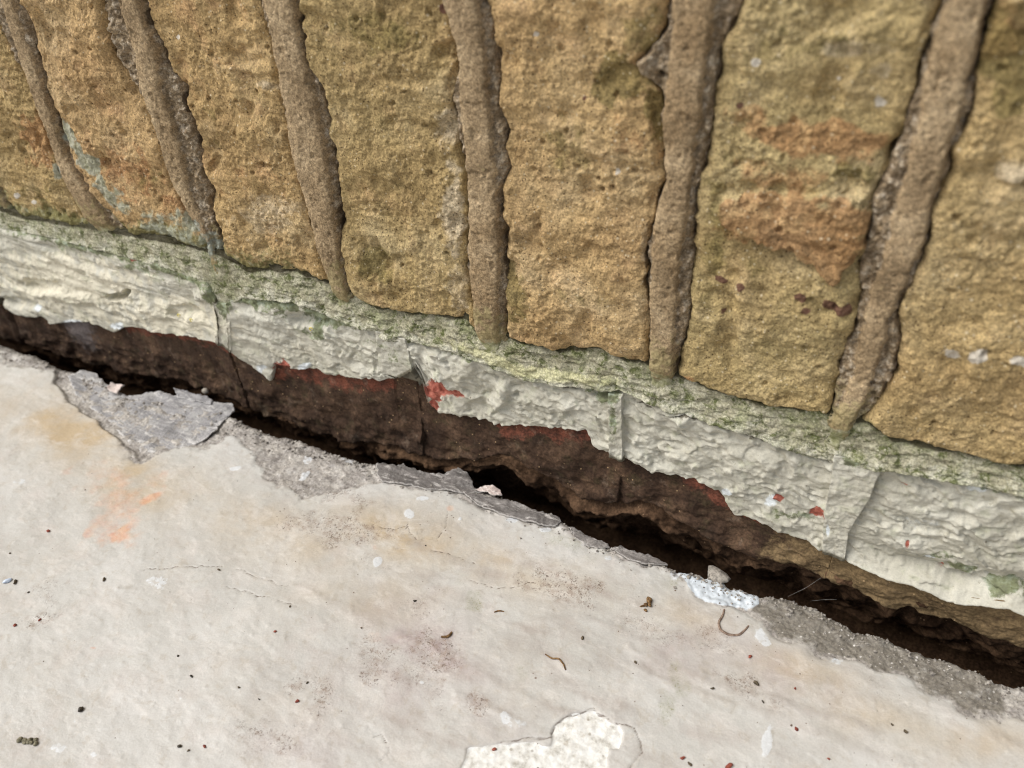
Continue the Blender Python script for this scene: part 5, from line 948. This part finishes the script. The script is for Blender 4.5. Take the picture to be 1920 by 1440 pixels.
for i, ((x, z), lab) in enumerate(zip(D['CURL'], ['left yellow curl on the cream paint', 'right yellow curl on the cream paint, nearer the moss', 'yellow fleck in the green moss on the painted brick'])):
    th = np.linspace(0, 1.5 * np.pi, 8)
    fibre('yellow_curl', [(x + 0.9 * math.cos(t), -9.2 - 0.05 * k, z + 0.8 * math.sin(t)) for k, t in enumerate(th)], 0.3, M_YEL, lab, 'flower bit')

# ------------------------------------------------------------------ uncountable small stuff: grit along the crack, moss in the ledge
def tiny(name, P, r, mat, label, squash=0.7, jag=0.35, seed=3):
    """one mesh of many rough six-sided crumbs"""
    rng = np.random.default_rng(seed); n = len(P)
    base = np.array([(1, 0, 0), (0, 1, 0), (-1, 0, 0), (0, -1, 0), (.6, .6, .75), (-.6, .6, .75), (-.6, -.6, .75), (.6, -.6, .75), (.5, .5, -.7), (-.5, .5, -.7), (-.5, -.5, -.7), (.5, -.5, -.7)], float)
    Fq = np.array([(0, 4, 7, 3), (1, 5, 4, 0), (2, 6, 5, 1), (3, 7, 6, 2), (4, 5, 6, 7), (0, 8, 9, 1), (1, 9, 10, 2), (2, 10, 11, 3), (3, 11, 8, 0), (8, 11, 10, 9)])
    V = base[None] * (1 + rng.uniform(-jag, jag, (n, 12, 1))) + rng.uniform(-.12, .12, (n, 12, 3))
    t = rng.uniform(0, 6.28, n); c, s_ = np.cos(t)[:, None], np.sin(t)[:, None]
    sx = rng.uniform(.7, 1.4, (n, 1))
    x = V[..., 0] * sx; y = V[..., 1]; V = np.stack([x * c - y * s_, x * s_ + y * c, V[..., 2] * squash], -1)
    V = V * np.asarray(r)[:, None, None] + np.asarray(P)[:, None, :]
    F_ = (Fq[None] + (np.arange(n) * 12)[:, None, None]).reshape(-1, 4)
    me, org = mesh_from(name, V.reshape(-1, 3), F_, None, False)
    o = link(name, me, mat, None, org); o['label'] = label; o['kind'] = 'stuff'
    return o

rg = np.random.default_rng(31)
gx = rg.uniform(-200, 385, 2600); gd = rg.gamma(1.5, 3.2, 2600); gy = floor_edge(gx) - gd - 0.4
keep = polymask(gx, gy, D['GREY'], 3.0) + 0.12 > rg.uniform(0, 1, gx.shape)
gx, gy = gx[keep], gy[keep]; gr = 0.16 + rg.gamma(1.1, 0.16, gx.shape)
tiny('mortar_grit', np.stack([gx, gy, floor_height(gx[None], gy[None])[0] + gr * 0.3], 1), np.minimum(gr, 1.1), plain_material('crumbled_mortar_grit', (104, 98, 92), (168, 162, 152), 0.9, 700), 'fine crumbled mortar grit along the broken floor edge')
dx = rg.uniform(-60, 380, 600); dy = floor_edge(dx) - rg.gamma(1.2, 45, 600) - 2; dr_ = 0.06 + rg.gamma(1.0, 0.06, 600)
tiny('dust_specks', np.stack([dx, dy, floor_height(dx[None], dy[None])[0] + dr_ * 0.3], 1), np.minimum(dr_, 0.5), plain_material('dark_dust', (78, 66, 56), (128, 112, 98), 0.9, 700), 'fine dark dust specks over the painted floor')

def moss():
    P = []; rngm = np.random.default_rng(17)
    for V, w in MOSS_SITES + BED_SITE:
        p = np.clip(w, 0, None) ** 2; n = int(min(3200, p.sum() * 0.05))
        if n < 1: continue
        P.append(V[rngm.choice(len(V), n, p=p / p.sum())])
    P = np.vstack(P); n = len(P)
    d = rngm.normal(0, 1, (n, 3)); d[:, 1] = -np.abs(d[:, 1]) - 0.4; d[:, 2] += 0.5; d /= np.linalg.norm(d, axis=1)[:, None]
    q = np.cross(d, rngm.normal(0, 1, (n, 3))); q /= np.linalg.norm(q, axis=1)[:, None]
    L = rngm.uniform(0.35, 0.95, (n, 1)); wd = L * 0.28
    V = np.stack([P - d * 0.15 - q * wd * .6, P + d * L * 0.5 - q * wd, P + d * L, P + d * L * 0.5 + q * wd], 1)
    me, org = mesh_from('moss', V.reshape(-1, 3), np.arange(n * 4).reshape(n, 4), None, False)
    m = plain_material('green_moss', (66, 76, 30), (122, 128, 66), 0.9, 400)
    o = link('moss', me, m, None, org); o['label'] = 'short green moss growing along the ledge above the cream paint'; o['kind'] = 'stuff'
moss()
for lab, pts in [('pale web thread across the crack at the right', ((290, -11, 0.5), (296, -4, 1), (301, 3, 2.5))), ('short web thread hanging in the crack at the right', ((299, -9, 0), (303, -5, -2), (309, -2, -2)))]:
    fibre('web_thread', pts, 0.03, M_WEB, lab, 'web thread')
